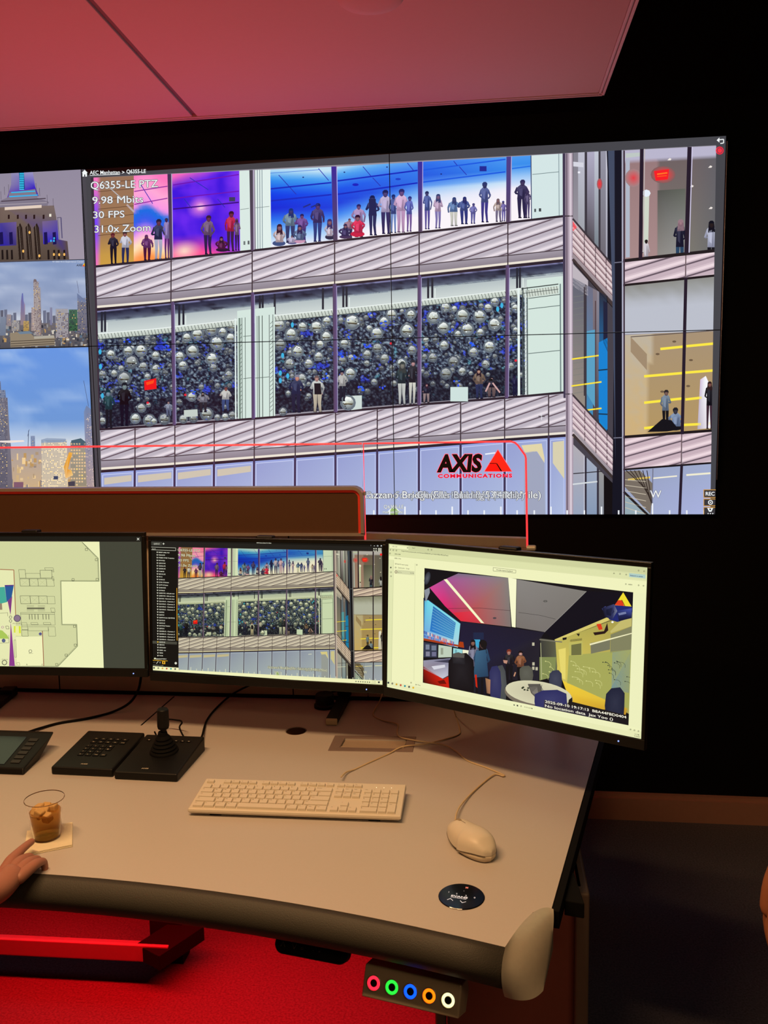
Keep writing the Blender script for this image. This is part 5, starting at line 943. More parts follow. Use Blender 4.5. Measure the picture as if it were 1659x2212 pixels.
# foot frame
zb = .10
p0 = on_z(0, 2029, zb + .03); p1 = on_z(362, 2046, zb + .03); a1 = on_z(400, 1990, zb + .03)
def barbox(bm, p, q, w_, z0, z1):
    d = Vector((q.x - p.x, q.y - p.y)).normalized(); n = Vector((-d.y, d.x)) * w_
    prism(bm, [(p.x, p.y), (q.x, q.y), (q.x + n.x, q.y + n.y), (p.x + n.x, p.y + n.y)], z0, z1)
pl = p0 - (p1 - p0) * .9
b = B(); barbox(b, pl, p1, .012, zb - .02, zb + .03); barbox(b, pl, p1, .09, zb - .02, zb - .014)
D('foot_rail', b, M_red, bevel=.002)
dd = (p1 - pl).normalized()
b = B(); barbox(b, Vector((p1.x - .10, p1.y + .012, 0)), Vector((p1.x - .02, -1.0, 0)), -.10, zb - .02, zb + .025); box(b, p1.x - .10, p1.x + .0, -1.05, -.99, 0, DZ - .06); D('leg', b, M_rub, bevel=.002)
for k in (-.28, -.20, -.05):
    b = B(); lathe(b, [(.005, 0), (.005, .003), (.002, .005)], 12); o = D('bolt', b, M_alu, smooth=True); o.location = (p1.x + k, p1.y + 1.5 + .05, zb - .014)

# console control parts
def on_desk(name, bm, m, **k): return obj(name, bm, m, **k)
# round touch controller let into the top
tc_ = empty('height_control_pad', (.3255, -1.9775, DZ), rz=-.05, label='round black touch control pad set in the worktop near the front corner', cat='control pad')
b = B(); lathe(b, [(.0395, -.012), (.0395, .0008), (.0385, .0016), (.001, .0018)], 56); obj('pad', b, mat('black_glass', (8, 8, 9), .12), tc_, smooth=False)
M_ico = mat('white_icon', (210, 214, 220), .5, emit=(200, 204, 214), estr=.7); M_icr = mat('pink_icon', (226, 120, 110), .5, emit=(230, 130, 110), estr=.8)
def flat_text(bm, s, x, y, size, z, ang=0, mi=0, bold=0.0, width=None, kx=1.0):
    T, w = text_tris(s, bold); k = size * kx if width is None else width / w; ca, sa = math.cos(ang), math.sin(ang)
    for t in T:
        bm.faces.new([bm.verts.new((x + (a * k) * ca - (c_ * size) * sa, y + (a * k) * sa + (c_ * size) * ca, z)) for a, c_ in t]).material_index = mi
def flat_line(bm, p, q, w, z, mi=0):
    d = (Vector(q) - Vector(p)).normalized(); n = Vector((-d.y, d.x)) * w / 2; P_, Q_ = Vector(p), Vector(q)
    bm.faces.new([bm.verts.new((a.x, a.y, z)) for a in (P_ - n, Q_ - n, Q_ + n, P_ + n)]).material_index = mi
b = B(); Z_ = .0022
for s_, x, y, k in (('1', -.024, .006, .006), ('2', -.010, .003, .0055), ('3', .006, -.001, .006), ('0', .021, -.005, .006), ('-', .002, .014, .006)): flat_text(b, s_, x, y, k, Z_, mi=0)
flat_text(b, 'EVANS', -.018, -.004, .0062, Z_, ang=-.12, bold=.03, width=.029); flat_text(b, 'CONSOLES', -.018, -.0075, .0032, Z_, ang=-.12, bold=.02, width=.027)
for p, q in (((-.023, -.016), (-.018, -.011)), ((-.018, -.011), (-.013, -.017)), ((-.001, -.015), (.003, -.021)), ((.003, -.021), (.009, -.017))): flat_line(b, p, q, .0011, Z_, 0)
flat_text(b, 'H', .005, .024, .006, Z_, mi=1, bold=.06)
obj('icons', b, [M_ico, M_icr], tc_)
# black pill control under the nosing
q0, q1 = on_y(602, 2034, -1.985), on_y(762, 2088, -2.005)
hc = empty('desk_height_switch', ((q0.x + q1.x) / 2, -1.995, .718), rz=math.atan2(fy(q1.x) - fy(q0.x), q1.x - q0.x), label='black pill-shaped up and down switch under the front nosing', cat='switch')
L_ = .135; b = B(); pts = []
for i in range(13): a = -PI / 2 + PI * i / 12; pts.append((L_ / 2 - .016 + .016 * math.cos(a), .016 * math.sin(a)))
for i in range(13): a = PI / 2 + PI * i / 12; pts.append((-L_ / 2 + .016 + .016 * math.cos(a), .016 * math.sin(a)))
vv = prism(b, pts, 0, .022); bmesh.ops.transform(b, matrix=Matrix.Rotation(1.15, 4, 'X'), verts=vv); obj('body', b, M_black, hc, bevel=.003, seg=3)
b = B(); Z_ = .0224
for p, q in (((-.055, -.004), (-.051, .004)), ((-.051, .004), (-.047, -.004)), ((-.034, .004), (-.030, -.004)), ((-.030, -.004), (-.026, .004))): flat_line(b, p, q, .0012, Z_)
flat_text(b, 'o', -.018, -.003, .009, Z_); flat_text(b, '-', .004, -.003, .009, Z_); flat_text(b, '+', .014, -.004, .009, Z_)
bmesh.ops.transform(b, matrix=Matrix.Rotation(1.15, 4, 'X'), verts=b.verts); obj('icons', b, mat('grey_icon', (110, 96, 84), .5), hc)
b = B(); box(b, -.03, .03, -.004, .03, .012, .04); obj('mount', b, M_black, hc)

# button box with five lit rings
yb_ = -2.045
c0 = on_y(889, 2139, yb_ - .01)
bb = empty('button_box', (c0.x, c0.y, c0.z), rz=math.radians(-13.5), label='grey steel box with five coloured ring-lit push buttons under the desk edge', cat='button box')
T_ = Matrix.Rotation(math.radians(-24), 4, 'X')     # face leans up towards the operator
WB, HB = .168, .050
b = B(); sec = [(-.004, -HB / 2), (-.004, HB / 2), (.034, HB / 2 + .006), (.052, HB / 2 - .016), (.045, -HB / 2)]
a = [b.verts.new((-WB / 2, y, z)) for y, z in sec]; c_ = [b.verts.new((WB / 2, y, z)) for y, z in sec]
b.faces.new(a); b.faces.new(c_[::-1])
for i in range(5): b.faces.new((a[i], c_[i], c_[(i + 1) % 5], a[(i + 1) % 5]))
bmesh.ops.transform(b, matrix=T_, verts=b.verts); obj('body', b, mat('box_paint', (196, 184, 158), .42, metal=.2, bump=.1, scale=500), bb, bevel=.003, seg=3)
cols = (('red', (255, 30, 50), 2.6), ('green', (40, 245, 60), 1.5), ('blue', (10, 70, 255), 2.6), ('orange', (255, 120, 10), 1.8), ('white', (255, 250, 190), 1.3))
for i, (nm, cc, st) in enumerate(cols):
    x = -WB / 2 + .0195 + i * .0322
    bt = empty('push_button', (0, 0, 0)); bt.parent = bb; bt.matrix_local = T_ @ Matrix.Translation((x, -.004, -.001)) @ Matrix.Rotation(PI / 2, 4, 'X')
    bt['label'] = 'push button with a lit %s ring' % nm
    b = B(); lathe(b, [(.0128, 0), (.0128, .0022), (.0118, .003), (.0112, .003), (.0112, 0)], 36, cap=False); obj('collar', b, M_alu, bt, smooth=False)
    b = B(); lathe(b, [(.0062, .0012), (.0066, .0028), (.0085, .0036), (.0104, .0028), (.0108, .0012)], 36, cap=False); obj('light_ring', b, mat('ring_' + nm, cc, .4, emit=cc, estr=st), bt, smooth=True)
    b = B(); lathe(b, [(.0062, .000), (.0062, .0020), (.0056, .0026), (.001, .0026)], 28); obj('cap', b, mat('button_steel', (120, 108, 90), .3, metal=1.0), bt)

# ================================================================== privacy screen and glass panes behind the monitors
M_frame = mat('screen_frame_aluminium', (176, 160, 152), .4, metal=.5)
ps = empty('divider_screen', (0, -1.045, ZT), label='amber brown divider screen with rounded grey frame standing on the console riser', cat='divider')
tz = 1.4305 - ZT; xr = .033; x0p = -1.75; rr_ = .030
def rpath(inset, n=8):
    pts = [(x0p, tz - inset), (xr - rr_, tz - inset)]
    R_ = rr_ - inset
    for i in range(1, n + 1): a = PI / 2 - PI / 2 * i / n; pts.append((xr - rr_ + R_ * math.cos(a), tz - rr_ + R_ * math.sin(a)))
    pts.append((xr - inset, .004)); return pts
def band(i0, i1, y0, y1, m, name, parent):
    A, Bq = rpath(i0), rpath(i1); b = B(); R_ = []
    for p, q in zip(A, Bq): R_.append([b.verts.new(v) for v in ((p[0], y0, p[1]), (q[0], y0, q[1]), (q[0], y1, q[1]), (p[0], y1, p[1]))])
    for i in range(len(R_) - 1):
        for k in range(4): b.faces.new((R_[i][k], R_[i + 1][k], R_[i + 1][(k + 1) % 4], R_[i][(k + 1) % 4]))
    b.faces.new(R_[0]); b.faces.new(R_[-1][::-1]); return obj(name, b, m, parent)
band(0, .0085, -.012, .030, M_frame, 'frame', ps)
band(.0085, .0165, -.002, .012, mat('red_light_strip', (190, 50, 30), .5, emit=(200, 40, 20), estr=.22), 'edge_strip', ps)
A = rpath(.0165); b = B(); prism(b, [(p[0], p[1]) for p in A] + [(x0p, .004)], 0, .006)
bmesh.ops.transform(b, matrix=Matrix.Rotation(PI / 2, 4, 'X'), verts=b.verts); obj('panel', b, mat('amber_panel', (86, 58, 40), .35, var=.05), ps, loc=(0, .006, 0))
b = B(); box(b, x0p, .033, -.012, .03, -.001, .006); obj('base_rail', b, M_frame, ps)
M_edge = mat('red_edge_glow', (255, 60, 60), .4, emit=(255, 56, 62), estr=1.15)
M_glass = mat('clear_acrylic', (255, 255, 255), .02, trans=1.0, ior=1.02)
yg = -1.03; ztg = 1.546
def pane(name, outline, label, edges, zoff=0):
    t = empty(name, (outline[0][0], yg, outline[0][1]), label=label, cat='glass pane'); O0 = Vector((outline[0][0], 0, outline[0][1]))
    b = B(); pts = [(p[0] - O0.x, p[1] - O0.z) for p in outline]; prism(b, pts, -.002, .002); bmesh.ops.transform(b, matrix=Matrix.Rotation(PI / 2, 4, 'X'), verts=b.verts)
    obj('pane', b, M_glass, t)
    b = B(); tube(b, [(p[0] - O0.x, 0, p[1] - O0.z) for p in edges], .0026, 8); tag(obj('lit_edge', b, M_edge, t), 'glowing red edge'); return t
zr1 = ZT - .022
g1 = pane('acrylic_pane', [(-1.75, 1.428), (.0280, 1.428), (.0280, ztg), (-1.75, ztg)], 'clear acrylic pane with glowing red top edge above the brown divider screen', [(-1.75, ztg), (.028, ztg)])
cr = [(.0325, zr1), (.0325, ztg), (.425, ztg + .0)]
for i in range(1, 6): a = PI / 2 - PI / 2 * i / 5; cr.append((.425 + .0 + .016 * math.sin(PI / 2 * i / 5) * 1.0, ztg - .016 * (1 - math.cos(PI / 2 * i / 5))))
pt = on_y(1112, 956, yg); pm = on_y(1136, 990, yg); pb = on_y(1139, 1183, yg)
outl = [(.0325, zr1), (.0325, ztg), (pt.x - .010, ztg + .001), (pt.x, pt.z), (pt.x + .008, pt.z - .007), (pm.x - .002, pm.z + .008), (pm.x, pm.z), (pb.x, pb.z)]
g2 = pane('acrylic_pane', outl, 'clear acrylic pane with cut corner, glowing red edge and red and black logo', outl)
b = B(); lathe(b, [(.008, 0), (.008, .022), (.006, .025)], 20, M=Matrix.Rotation(PI / 2, 4, 'Y')); obj('clamp', b, M_alu, g2, smooth=False, loc=(pb.x - .0325 - .002, 0, pb.z - zr1 - .001))
b = B(); box(b, -.016, .004, -.008, .008, 0, .010); obj('clip', b, M_frame, g2, loc=(.0, 0, 1.405 - zr1))
# printed logo on the pane, its reflected pink glow painted as an emissive outline
b = B(); gl = lambda px, py: (lambda q: (q.x - .0325, q.z - zr1))(on_y(px, py, yg - .003))
def logo_text(s, px0, px1, py, h_px, bold, lean, mi, y_, sp=1.0):
    T, w = text_tris(s, bold, sp); x0, z0 = gl(px0, py); x1, _ = gl(px1, py); _, z1 = gl(px0, py - h_px)
    hh = (z1 - z0); k = (x1 - x0 - lean * hh) / w; hk = hh / .70
    for t in T: b.faces.new([b.verts.new((x0 + a * k + c_ * lean * hk, y_, z0 + c_ * hk)) for a, c_ in t]).material_index = mi
for ox, oy in ((-1.3, 0), (1.3, 0), (0, -1.2), (0, 1.2)): logo_text('AXIS', 947 + ox, 1043 + ox, 1018 + oy, 35, .05, .10, 2, -.0032)
logo_text('AXIS', 947, 1043, 1018, 35, .05, .10, 0, -.0038)
for ox, oy in ((-.6, 0), (.6, 0), (0, .6), (0, -.6)): logo_text('COMMUNICATIONS', 946 + ox, 1106 + ox, 1032 + oy, 7.5, .03, 0, 2, -.0032, 1.25)
logo_text('COMMUNICATIONS', 946, 1106, 1032, 7.5, .03, 0, 3, -.0038, 1.25)
def tri(pp, mi, y_): b.faces.new([b.verts.new((gl(*p)[0], y_, gl(*p)[1])) for p in pp]).material_index = mi
tri([(1045, 1019), (1075.5, 970), (1107, 1019)], 2, -.0032); tri([(1047, 1018), (1075.5, 972), (1105, 1018)], 1, -.0036); tri([(1047, 1018), (1058, 1001), (1072, 1001), (1081.5, 1018)], 4, -.0040)
tri([(1058, 1000), (1072.5, 1000), (1072, 1001.4), (1057, 1001.4)], 0, -.0044); tri([(1071.5, 1001), (1074, 1001), (1085, 1018), (1081.5, 1018)], 0, -.0044)
lo = obj('logo', b, [mat('logo_black', (18, 10, 14), .4), mat('logo_red', (246, 34, 20), .5, emit=(246, 34, 20), estr=.75), mat('logo_painted_glow', (230, 110, 140), .5, emit=(236, 110, 140), estr=.8), mat('logo_crimson', (196, 10, 50), .5, emit=(190, 10, 50), estr=.7), mat('logo_red_deep', (250, 14, 10), .5, emit=(244, 14, 10), estr=.7)], g2)
lo['label'] = 'printed black and red logo with painted pink glow'

# ================================================================== desk monitors
def monitor(loc, yaw, lean, label, ops, tint, foot=None, arm=None, led=.20):
    t = empty('monitor', (loc[0], loc[1], loc[2]), label=label, cat='monitor', group='black desk monitors on the console'); t.rotation_euler = (0, 0, yaw)
    R = Matrix.Rotation(-lean, 4, 'X'); w, h = .598, .336
    b = B(); box(b, -w / 2 - .008, w / 2 + .008, .0025, .014, -.022, h + .010); box(b, -w / 2 + .03, w / 2 - .03, .014, .045, .02, h - .03)
    box(b, -w / 2 - .008, w / 2 + .008, -.0015, .0025, -.022, -.0008); box(b, -w / 2 - .008, w / 2 + .008, -.0015, .0025, h + .0008, h + .010)
    box(b, -w / 2 - .008, -w / 2 - .0008, -.0015, .0025, -.0008, h + .0008); box(b, w / 2 + .0008, w / 2 + .008, -.0015, .0025, -.0008, h + .0008)
    o = obj('housing', b, M_blk2, t, bevel=.0012); o.matrix_local = R
    Mw = Matrix.Translation(loc) @ Matrix.Rotation(yaw, 4, 'Z') @ R; inv = Mw.inverted(); o3 = Mw.translation; n3 = Mw.to_3x3() @ Vector((0, 1, 0))
    def uv(px, py):
        d = ray(px, py); k = (o3 - CAM).dot(n3) / d.dot(n3); q = inv @ (CAM + d * k); return (q.x, q.z)
    show('screen', ops, uv, (-w / 2, 0, w / 2, h), 3e-6, t, R, tint)
    b = B(); lathe(b, [(.0016, 0), (.0016, .001), (.0006, .0014)], 10, M=Matrix.Rotation(PI / 2, 4, 'X')); o = obj('power_light', b, mat('blue_led', (120, 150, 255), .4, emit=(130, 160, 255), estr=1.6), t); o.matrix_local = R @ Matrix.Translation((led, -.0014, -.013))
    b = B(); box(b, -.022, .022, .004, .03, h + .006, h + .016); o = obj('mount_cap', b, M_black, t, bevel=.004); o.matrix_local = R
    b = B(); box(b, -.05, .05, .044, .06, h * .35, h * .65); lathe(b, [(.018, 0), (.018, .08)], 16, M=Matrix.Translation((0, .055, h / 2)) @ Matrix.Rotation(-PI / 2, 4, 'X')); o = obj('mount_arm', b, M_black, t, bevel=.002); o.matrix_local = R
    return t, uv, R
FEED_X0, FEED_X1 = on_y(197, 384, 0), on_y(1546, 314, 0)
def feed_to_m2(uv2):
    (a0, b0), (a1, b1) = (0, 0), (0, 0)
    l, t_ = uv2(383.5, 1182); r_, _ = uv2(828, 1194); _, bt = uv2(384, 1446)
    zt, zb_ = on_y(900, 350, 0).z, 1.219
    xl, xr2 = on_y(210, 700, 0).x, on_y(1545, 700, 0).x
    def fn(px, py):
        if py < -5000: return uv2(px, py + 10000)
        q = on_y(px, py, 0); return (l + (q.x - xl) / (xr2 - xl) * (r_ - l), bt + (q.z - zb_) / (zt - zb_) * (t_ - bt))
    return fn, (l, bt, r_, t_)
cxm, cym = -.4958 - .299 * math.cos(.0174), -1.3227 - .299 * math.sin(.0174)
m1, uv1, R1 = monitor((cxm, cym, .9966), .0174, .07, 'left desk monitor showing a cream floor plan with purple camera cones', A1.ops, (1, 1, 1), led=.27)
# middle monitor: client window plus the feed inside it
m2, uv2, R2 = monitor((-.180, -1.344, .985), -.098, .075, 'middle desk monitor showing the glass facade feed beside a camera list', [], (1, 1, 1), led=.26)
old = [c for c in m2.children if c.name.startswith('screen')][0]; bpy.data.objects.remove(old)
ffn, frect = feed_to_m2(uv2)
show('screen', A2.ops, uv2, (-.299, 0, .299, .336), 3e-6, m2, R2)
l, bt, r_, t_ = frect
o = show('feed_window', [(p, c, z) for p, c, z in FEED], ffn, (l, bt, min(r_, .2985), t_), 3e-6, m2, R2 @ Matrix.Translation((0, -.0004, 0)), (.86, .84, .55))
show('record_dot', A2B.ops, uv2, (-.299, 0, .299, .336), 3e-6, m2, R2 @ Matrix.Translation((0, -.0004 - F.z * 3e-6 - .0002, 0)))
m3, uv3, R3 = monitor((.400, -1.563, .997), -.481, .05, 'right desk monitor turned inward, showing a room camera view in a browser', A3.ops, (1, 1, 1), led=.255)
# stands
def stand(name, p0, p1, label, colx):
    t = empty(name, (p0[0], p0[1], DZ), label=label, cat='monitor stand', group='monitor stands on the console')
    d = Vector((p1[0] - p0[0], p1[1] - p0[1])); L_ = d.length; t.rotation_euler = (0, 0, math.atan2(d.y, d.x))
    b = B(); box(b, .006, L_, -.0155, .0155, .001, .018); obj('foot', b, M_black, t, bevel=.002)
    b = B(); box(b, -.004, .006, -.0155, .0155, .0005, .017); obj('foot_end', b, mat('light_end_cap', (196, 176, 140), .5), t, bevel=.003, seg=3)
    b = B(); box(b, L_ - .05, L_ - .01, -.02, .02, .016, colx); obj('column', b, M_black, t, bevel=.003)
    return t
q0, q1 = on_z(716, 1560, DZ + .008), on_z(750, 1497, DZ + .008)
stand('monitor_stand', (q0.x, q0.y), (q1.x, max(-1.03, q1.y)), 'black monitor stand with pale tipped foot under the middle monitor', .38)
q0, q1 = on_z(-30, 1540, DZ + .01), on_z(26, 1494, DZ + .01)
stand('monitor_stand', (q0.x, q0.y), (q1.x, max(q1.y, -1.03)), 'black foot of a monitor stand at the left edge of the photo', .03)
t = empty('monitor_stand', (.56, -1.12, DZ), label='black clamp post carrying the right monitor from behind', cat='monitor stand', group='monitor stands on the console')
b = B(); lathe(b, [(.03, 0), (.03, .01), (.017, .012), (.017, .36)], 24); box(b, -.14, .015, -.30, -.26, .33, .36); box(b, -.015, .015, -.27, .0, .33, .36); obj('column', b, M_black, t)
# small black puck on the desk
q = on_z(700, 1530, DZ); b = B(); lathe(b, [(.030, 0), (.030, .008), (.026, .011), (.0255, .036), (.0235, .038), (.001, .038)], 40); box(b, -.003, .003, -.003, .003, .038, .0385, mi=0)
tag(obj('table_puck', b, M_black, loc=(q.x, q.y + .012, DZ)), 'short black round puck beside the stand foot under the middle monitor', 'puck')

# ================================================================== control devices
def wedge(name, w, y0, y1, hf, hb, m, parent, bev=.004, und=.0):
    b = B(); a = [b.verts.new(p) for p in ((-w / 2, y0, 0), (w / 2, y0, 0), (w / 2, y1, 0), (-w / 2, y1, 0))]; c = [b.verts.new(p) for p in ((-w / 2, y0 - und, hf), (w / 2, y0 - und, hf), (w / 2, y1 + und, hb), (-w / 2, y1 + und, hb))]
    b.faces.new(a[::-1]); b.faces.new(c)
    for i in range(4): b.faces.new((a[i], a[(i + 1) % 4], c[(i + 1) % 4], c[i]))
    return obj(name, b, m, parent, bevel=bev, seg=3)
M_leg = mat('pale_legend', (190, 180, 164), .6)
hf, hb, dd_ = .019, .036, .184
tl = math.atan2(hb - hf, dd_); TM = Matrix.Translation((0, -dd_ / 2, hf + .0004)) @ Matrix.Rotation(tl, 4, 'X')
js = empty('joystick_controller', (-.398, -1.484, DZ), rz=-.02, label='black desk joystick unit with ribbed boot beside the keypad', cat='joystick')
wedge('body', .150, -dd_ / 2, dd_ / 2, hf, hb, M_black, js)
for x in (-.055, -.014, .014, .030, .046):
    b = B(); box(b, x - .005, x + .005, .150, .156, -.0003, .0008); flat_line(b, (x - .002, .1535), (x + .002, .1535), .0022, .001, 1); o = obj('small_button', b, [M_black, M_leg], js); o.matrix_local = TM
b = B()
flat_text(b, 'AXIS', -.016, .016, .006, .0006, bold=.03, mi=1, kx=1.3)
o = obj('logo', b, [M_black, M_leg], js); o.matrix_local = TM
bx, by_ = .004, .010; bz = hf + (by_ + dd_ / 2) * (hb - hf) / dd_
b = B(); lathe(b, [(.034, 0), (.033, .004), (.028, .008), (.030, .011), (.025, .015), (.026, .019), (.021, .023), (.022, .027), (.017, .031), (.018, .035), (.012, .042), (.010, .05)], 36); obj('boot', b, M_rub, js, loc=(bx, by_, bz), rot=(tl, 0, 0))
b = B(); lathe(b, [(.007, .045), (.007, .055), (.0125, .058), (.0140, .064), (.0135, .100), (.0130, .104), (.0115, .106), (.001, .1055)], 28); obj('handle', b, M_black, js, loc=(bx, by_, bz), rot=(.04, .03, 0))
kp = empty('keypad_controller', (-.556, -1.471, DZ), rz=-.02, label='flat black numeric keypad unit left of the joystick', cat='keypad')
wedge('body', .150, -dd_ / 2, dd_ / 2, hf, hb, M_black, kp)
rows = [['F1', 'F2', 'F3', 'F4', 'F5'], ['F6', 'F7', 'F8', 'F9', 'F10'], ['1', '2', '3', '⌫'], ['4', '5', '6', '●'], ['7', '8', '9'], ['#', '0', 'Tab', 'OK']]
ky = (.140, .124, .104, .090, .076, .062)
for r_i, rw in enumerate(rows):
    for c_i, s_ in enumerate(rw):
        x = -.030 + c_i * .0185 + (.0 if r_i < 2 else -.002); b = B(); vv = box(b, x - .007, x + .007, ky[r_i] - .005, ky[r_i] + .005, -.0004, .0012)
        if s_ in ('⌫', '●'): s_ = 'O'; k_ = .05
        else: k_ = .0
        flat_text(b, s_, x - .0035, ky[r_i] - .0018, .0055, .00135, mi=1, bold=k_)
        o = obj('key', b, [M_black, M_leg], kp, bevel=0); o.matrix_local = TM
b = B(); flat_text(b, 'AXIS', -.010, .016, .006, .0004, bold=.03, kx=1.3); o = obj('logo', b, M_leg, kp); o.matrix_local = TM
td = empty('touch_panel', (-.862, -1.503, DZ), rz=.0, label='black desk touch display with slanted bezel at the left edge', cat='touch display')
w_ = .315
b = B(); a = [b.verts.new(p) for p in ((-w_ / 2, -.068, 0), (w_ / 2 + .010, -.068, 0), (w_ / 2, .02, 0), (-w_ / 2, .02, 0))]; c = [b.verts.new(p) for p in ((-w_ / 2, -.062, .014), (w_ / 2 + .006, -.062, .014), (w_ / 2 + .012, .072, .046), (-w_ / 2, .072, .046))]
e = [b.verts.new(p) for p in ((w_ / 2 + .006, .086, .046), (-w_ / 2, .086, .046))]
b.faces.new(a[::-1]); b.faces.new(c); b.faces.new((a[0], a[1], c[1], c[0])); b.faces.new((a[1], a[2], e[0], c[2], c[1])); b.faces.new((a[3], a[0], c[0], c[3], e[1])); b.faces.new((c[3], c[2], e[0], e[1])); b.faces.new((a[2], a[3], e[1], e[0])); obj('body', b, M_black, td, bevel=.003)
t2 = math.atan2(.032, .134); TM2 = Matrix.Translation((0, -.062, .0143)) @ Matrix.Rotation(t2, 4, 'X')
b = B(); box(b, -w_ / 2 + .02, w_ / 2 - .048, .012, .120, -.001, .0008); o = obj('display', b, mat('dark_display_glass', (20, 26, 26), .15, emit=(22, 28, 27), estr=.5), td); o.matrix_local = TM2
for i in range(6):
    b = B(); box(b, w_ / 2 - .036, w_ / 2 - .014, .018 + i * .017, .029 + i * .017, -.0005, .0012); o = obj('side_button', b, mat('button_plastic', (40, 36, 34), .5), td); o.matrix_local = TM2

# ================================================================== keyboard
kb = empty('keyboard', (-.025, -1.668, DZ), rz=.013, label='white full-size wired keyboard with number pad', cat='keyboard')
b = B(); a = [b.verts.new(p) for p in ((-.215, -.057, .004), (.215, -.057, .004), (.215, .0600, .006), (-.215, .0600, .006))]; mi_ = [b.verts.new(p) for p in ((-.221, -.0635, .010), (.221, -.0635, .010), (.221, .0635, .016), (-.221, .0635, .016))]; c = [b.verts.new(p) for p in ((-.220, -.0625, .0165), (.220, -.0625, .0165), (.220, .0625, .0265), (-.220, .0625, .0265))]
b.faces.new(a[::-1]); b.faces.new(c)
for A_, C_ in ((a, mi_), (mi_, c)):
    for i in range(4): b.faces.new((A_[i], A_[(i + 1) % 4], C_[(i + 1) % 4], C_[i]))
obj('body', b, M_white, kb, bevel=.0018, seg=3)
for x in (-.165, .165):
    for y in (-.05, .05):
        b = B(); box(b, x - .012, x + .012, y - .004, y + .004, 0, .007); obj('foot', b, M_rub, kb)
tk = math.atan2(.010, .125); KM = Matrix.Translation((0, -.0625, .0166)) @ Matrix.Rotation(tk, 4, 'X')
U = .0188; M_legd = mat('grey_legend', (84, 74, 60), .6)
keys = []
def krow(y, x0, specs, hgt=1.0):
    x = x0
    for s_ in specs:
        if isinstance(s_, (int, float)): x += s_ * U; continue
        lb, w_ = s_ if isinstance(s_, tuple) else (s_, 1.0)
        keys.append((x, y, w_, hgt, lb)); x += w_ * U
X0 = -.2125; R_ = [.0065 + i * .0182 for i in range(5)]; RF = .1035
krow(RF, X0, ['Esc', 1, 'F1', 'F2', 'F3', 'F4', .5, 'F5', 'F6', 'F7', 'F8', .5, 'F9', 'F10', 'F11', 'F12', .25, 'Prt', 'Scr', 'Pau'], .62)
krow(R_[4], X0, ['`'] + list('1234567890-=') + [('Backspace', 2), .25, 'Ins', 'Home', 'PgUp', .25, 'Num', '/', '*', '-'])
krow(R_[3], X0, [('Tab', 1.5)] + list('QWERTYUIOP[]') + [('\\', 1.5), .25, 'Del', 'End', 'PgDn', .25, '7', '8', '9'])
krow(R_[2], X0, [('Caps', 1.75)] + list("ASDFGHJKL;'") + [('Enter', 2.25), 3.5, '4', '5', '6'])
krow(R_[1], X0, [('Shift', 2.25)] + list('ZXCVBNM,./') + [('Shift', 2.75), 1.25, '^', 1.25, '1', '2', '3'])
krow(R_[0], X0, [('Ctrl', 1.25), ('Fn', 1.25), ('Win', 1.25), ('Alt', 1.25), (' ', 5.5), ('Alt', 1.25), ('Fn', 1.0), ('Menu', 1.0), ('Ctrl', 1.25), .25, '<', 'v', '>', .25, ('0', 2), '.'])
XN = X0 + 21.5 * U
keys.append((XN, R_[2], 1, 1.97, '+')); keys.append((XN, R_[0], 1, 1.97, 'Enter'))
cache = {}
def key_bm(bm, k):
    x, y, w_, hg, lb = k; ww, hh = w_ * U - .0026, (.0182 * hg - .0024) if hg >= 1 else .0100
    a = [bm.verts.new(p) for p in ((x, y, 0), (x + ww, y, 0), (x + ww, y + hh, 0), (x, y + hh, 0))]; c = [bm.verts.new(p) for p in ((x + .0008, y + .0008, .0044), (x + ww - .0008, y + .0008, .0044), (x + ww - .0008, y + hh - .0014, .0050), (x + .0008, y + hh - .0014, .0050))]
    bm.faces.new(c)
    for i in range(4): bm.faces.new((a[i], a[(i + 1) % 4], c[(i + 1) % 4], c[i]))
    if lb.strip():
        sz = .0042 if len(lb) == 1 else .0026
        flat_text(bm, lb, x + .0022, y + hh - (.0062 if hg >= 1 else .006), sz, .0052, mi=1)
for i, k in enumerate(keys[:100]):
    b = B(); key_bm(b, k); o = obj('key', b, [M_white, M_legd], kb); o.matrix_local = KM
if len(keys) > 100:
    b = B()
    for k in keys[100:]: key_bm(b, k)
    o = obj('further_keys', b, [M_white, M_legd], kb); o.matrix_local = KM; o['kind'] = 'stuff'
b = B()
for i, x in enumerate((.158, .174, .190)): box(b, x, x + .0012, .108, .1092, -.0002, .0004)
o = obj('status_light', b, mat('status_white', (255, 244, 210), .4, emit=(255, 244, 210), estr=1.2), kb); o.matrix_local = KM

# ================================================================== mouse
ms = empty('computer_mouse', (.338, -1.814, DZ), rz=math.radians(38), label='white wired mouse to the right of the keyboard', cat='mouse')
def mw(s): return .0310 * (1 - abs(2 * s - 1.12) ** 3.0 * .62) if s < .97 else .020
def mh(s): return .0365 * max(.0, math.sin(PI * (0.10 + .86 * (1 - s) ** .82)) ** .72)
def mouse_grid(lo_f, hi_f, sc=1.0):
    b = B(); nu, nv = 34, 24; G = []
    for i in range(nu + 1):
        s = i / nu; t_ = (s - .5) * .116 * sc; e = min(1, max(0, math.sin(PI * min(1, max(0, .5 + (s - .5) * 1.0))))) ** .42
        w = .0315 * e * (1 - .10 * math.sin(PI * s * 1.0) * (s > .5)) * sc; hgt = .007 + (.030 * math.sin(PI * (.16 + .74 * (1 - s))) ** 1.1 - .002) * min(1, e * 1.3)
        row = []
        for j in range(nv + 1):
            a = PI * j / nv; row.append((-w * math.cos(a) if True else 0, t_, lo_f(s) + (hgt * (math.sin(a) ** .62) if hi_f else 0), hgt))
        G.append(row)
    return b, G, nu, nv
b, G, nu, nv = mouse_grid(lambda s: .0115 + .004 * math.sin(s * 7 + .6), True)
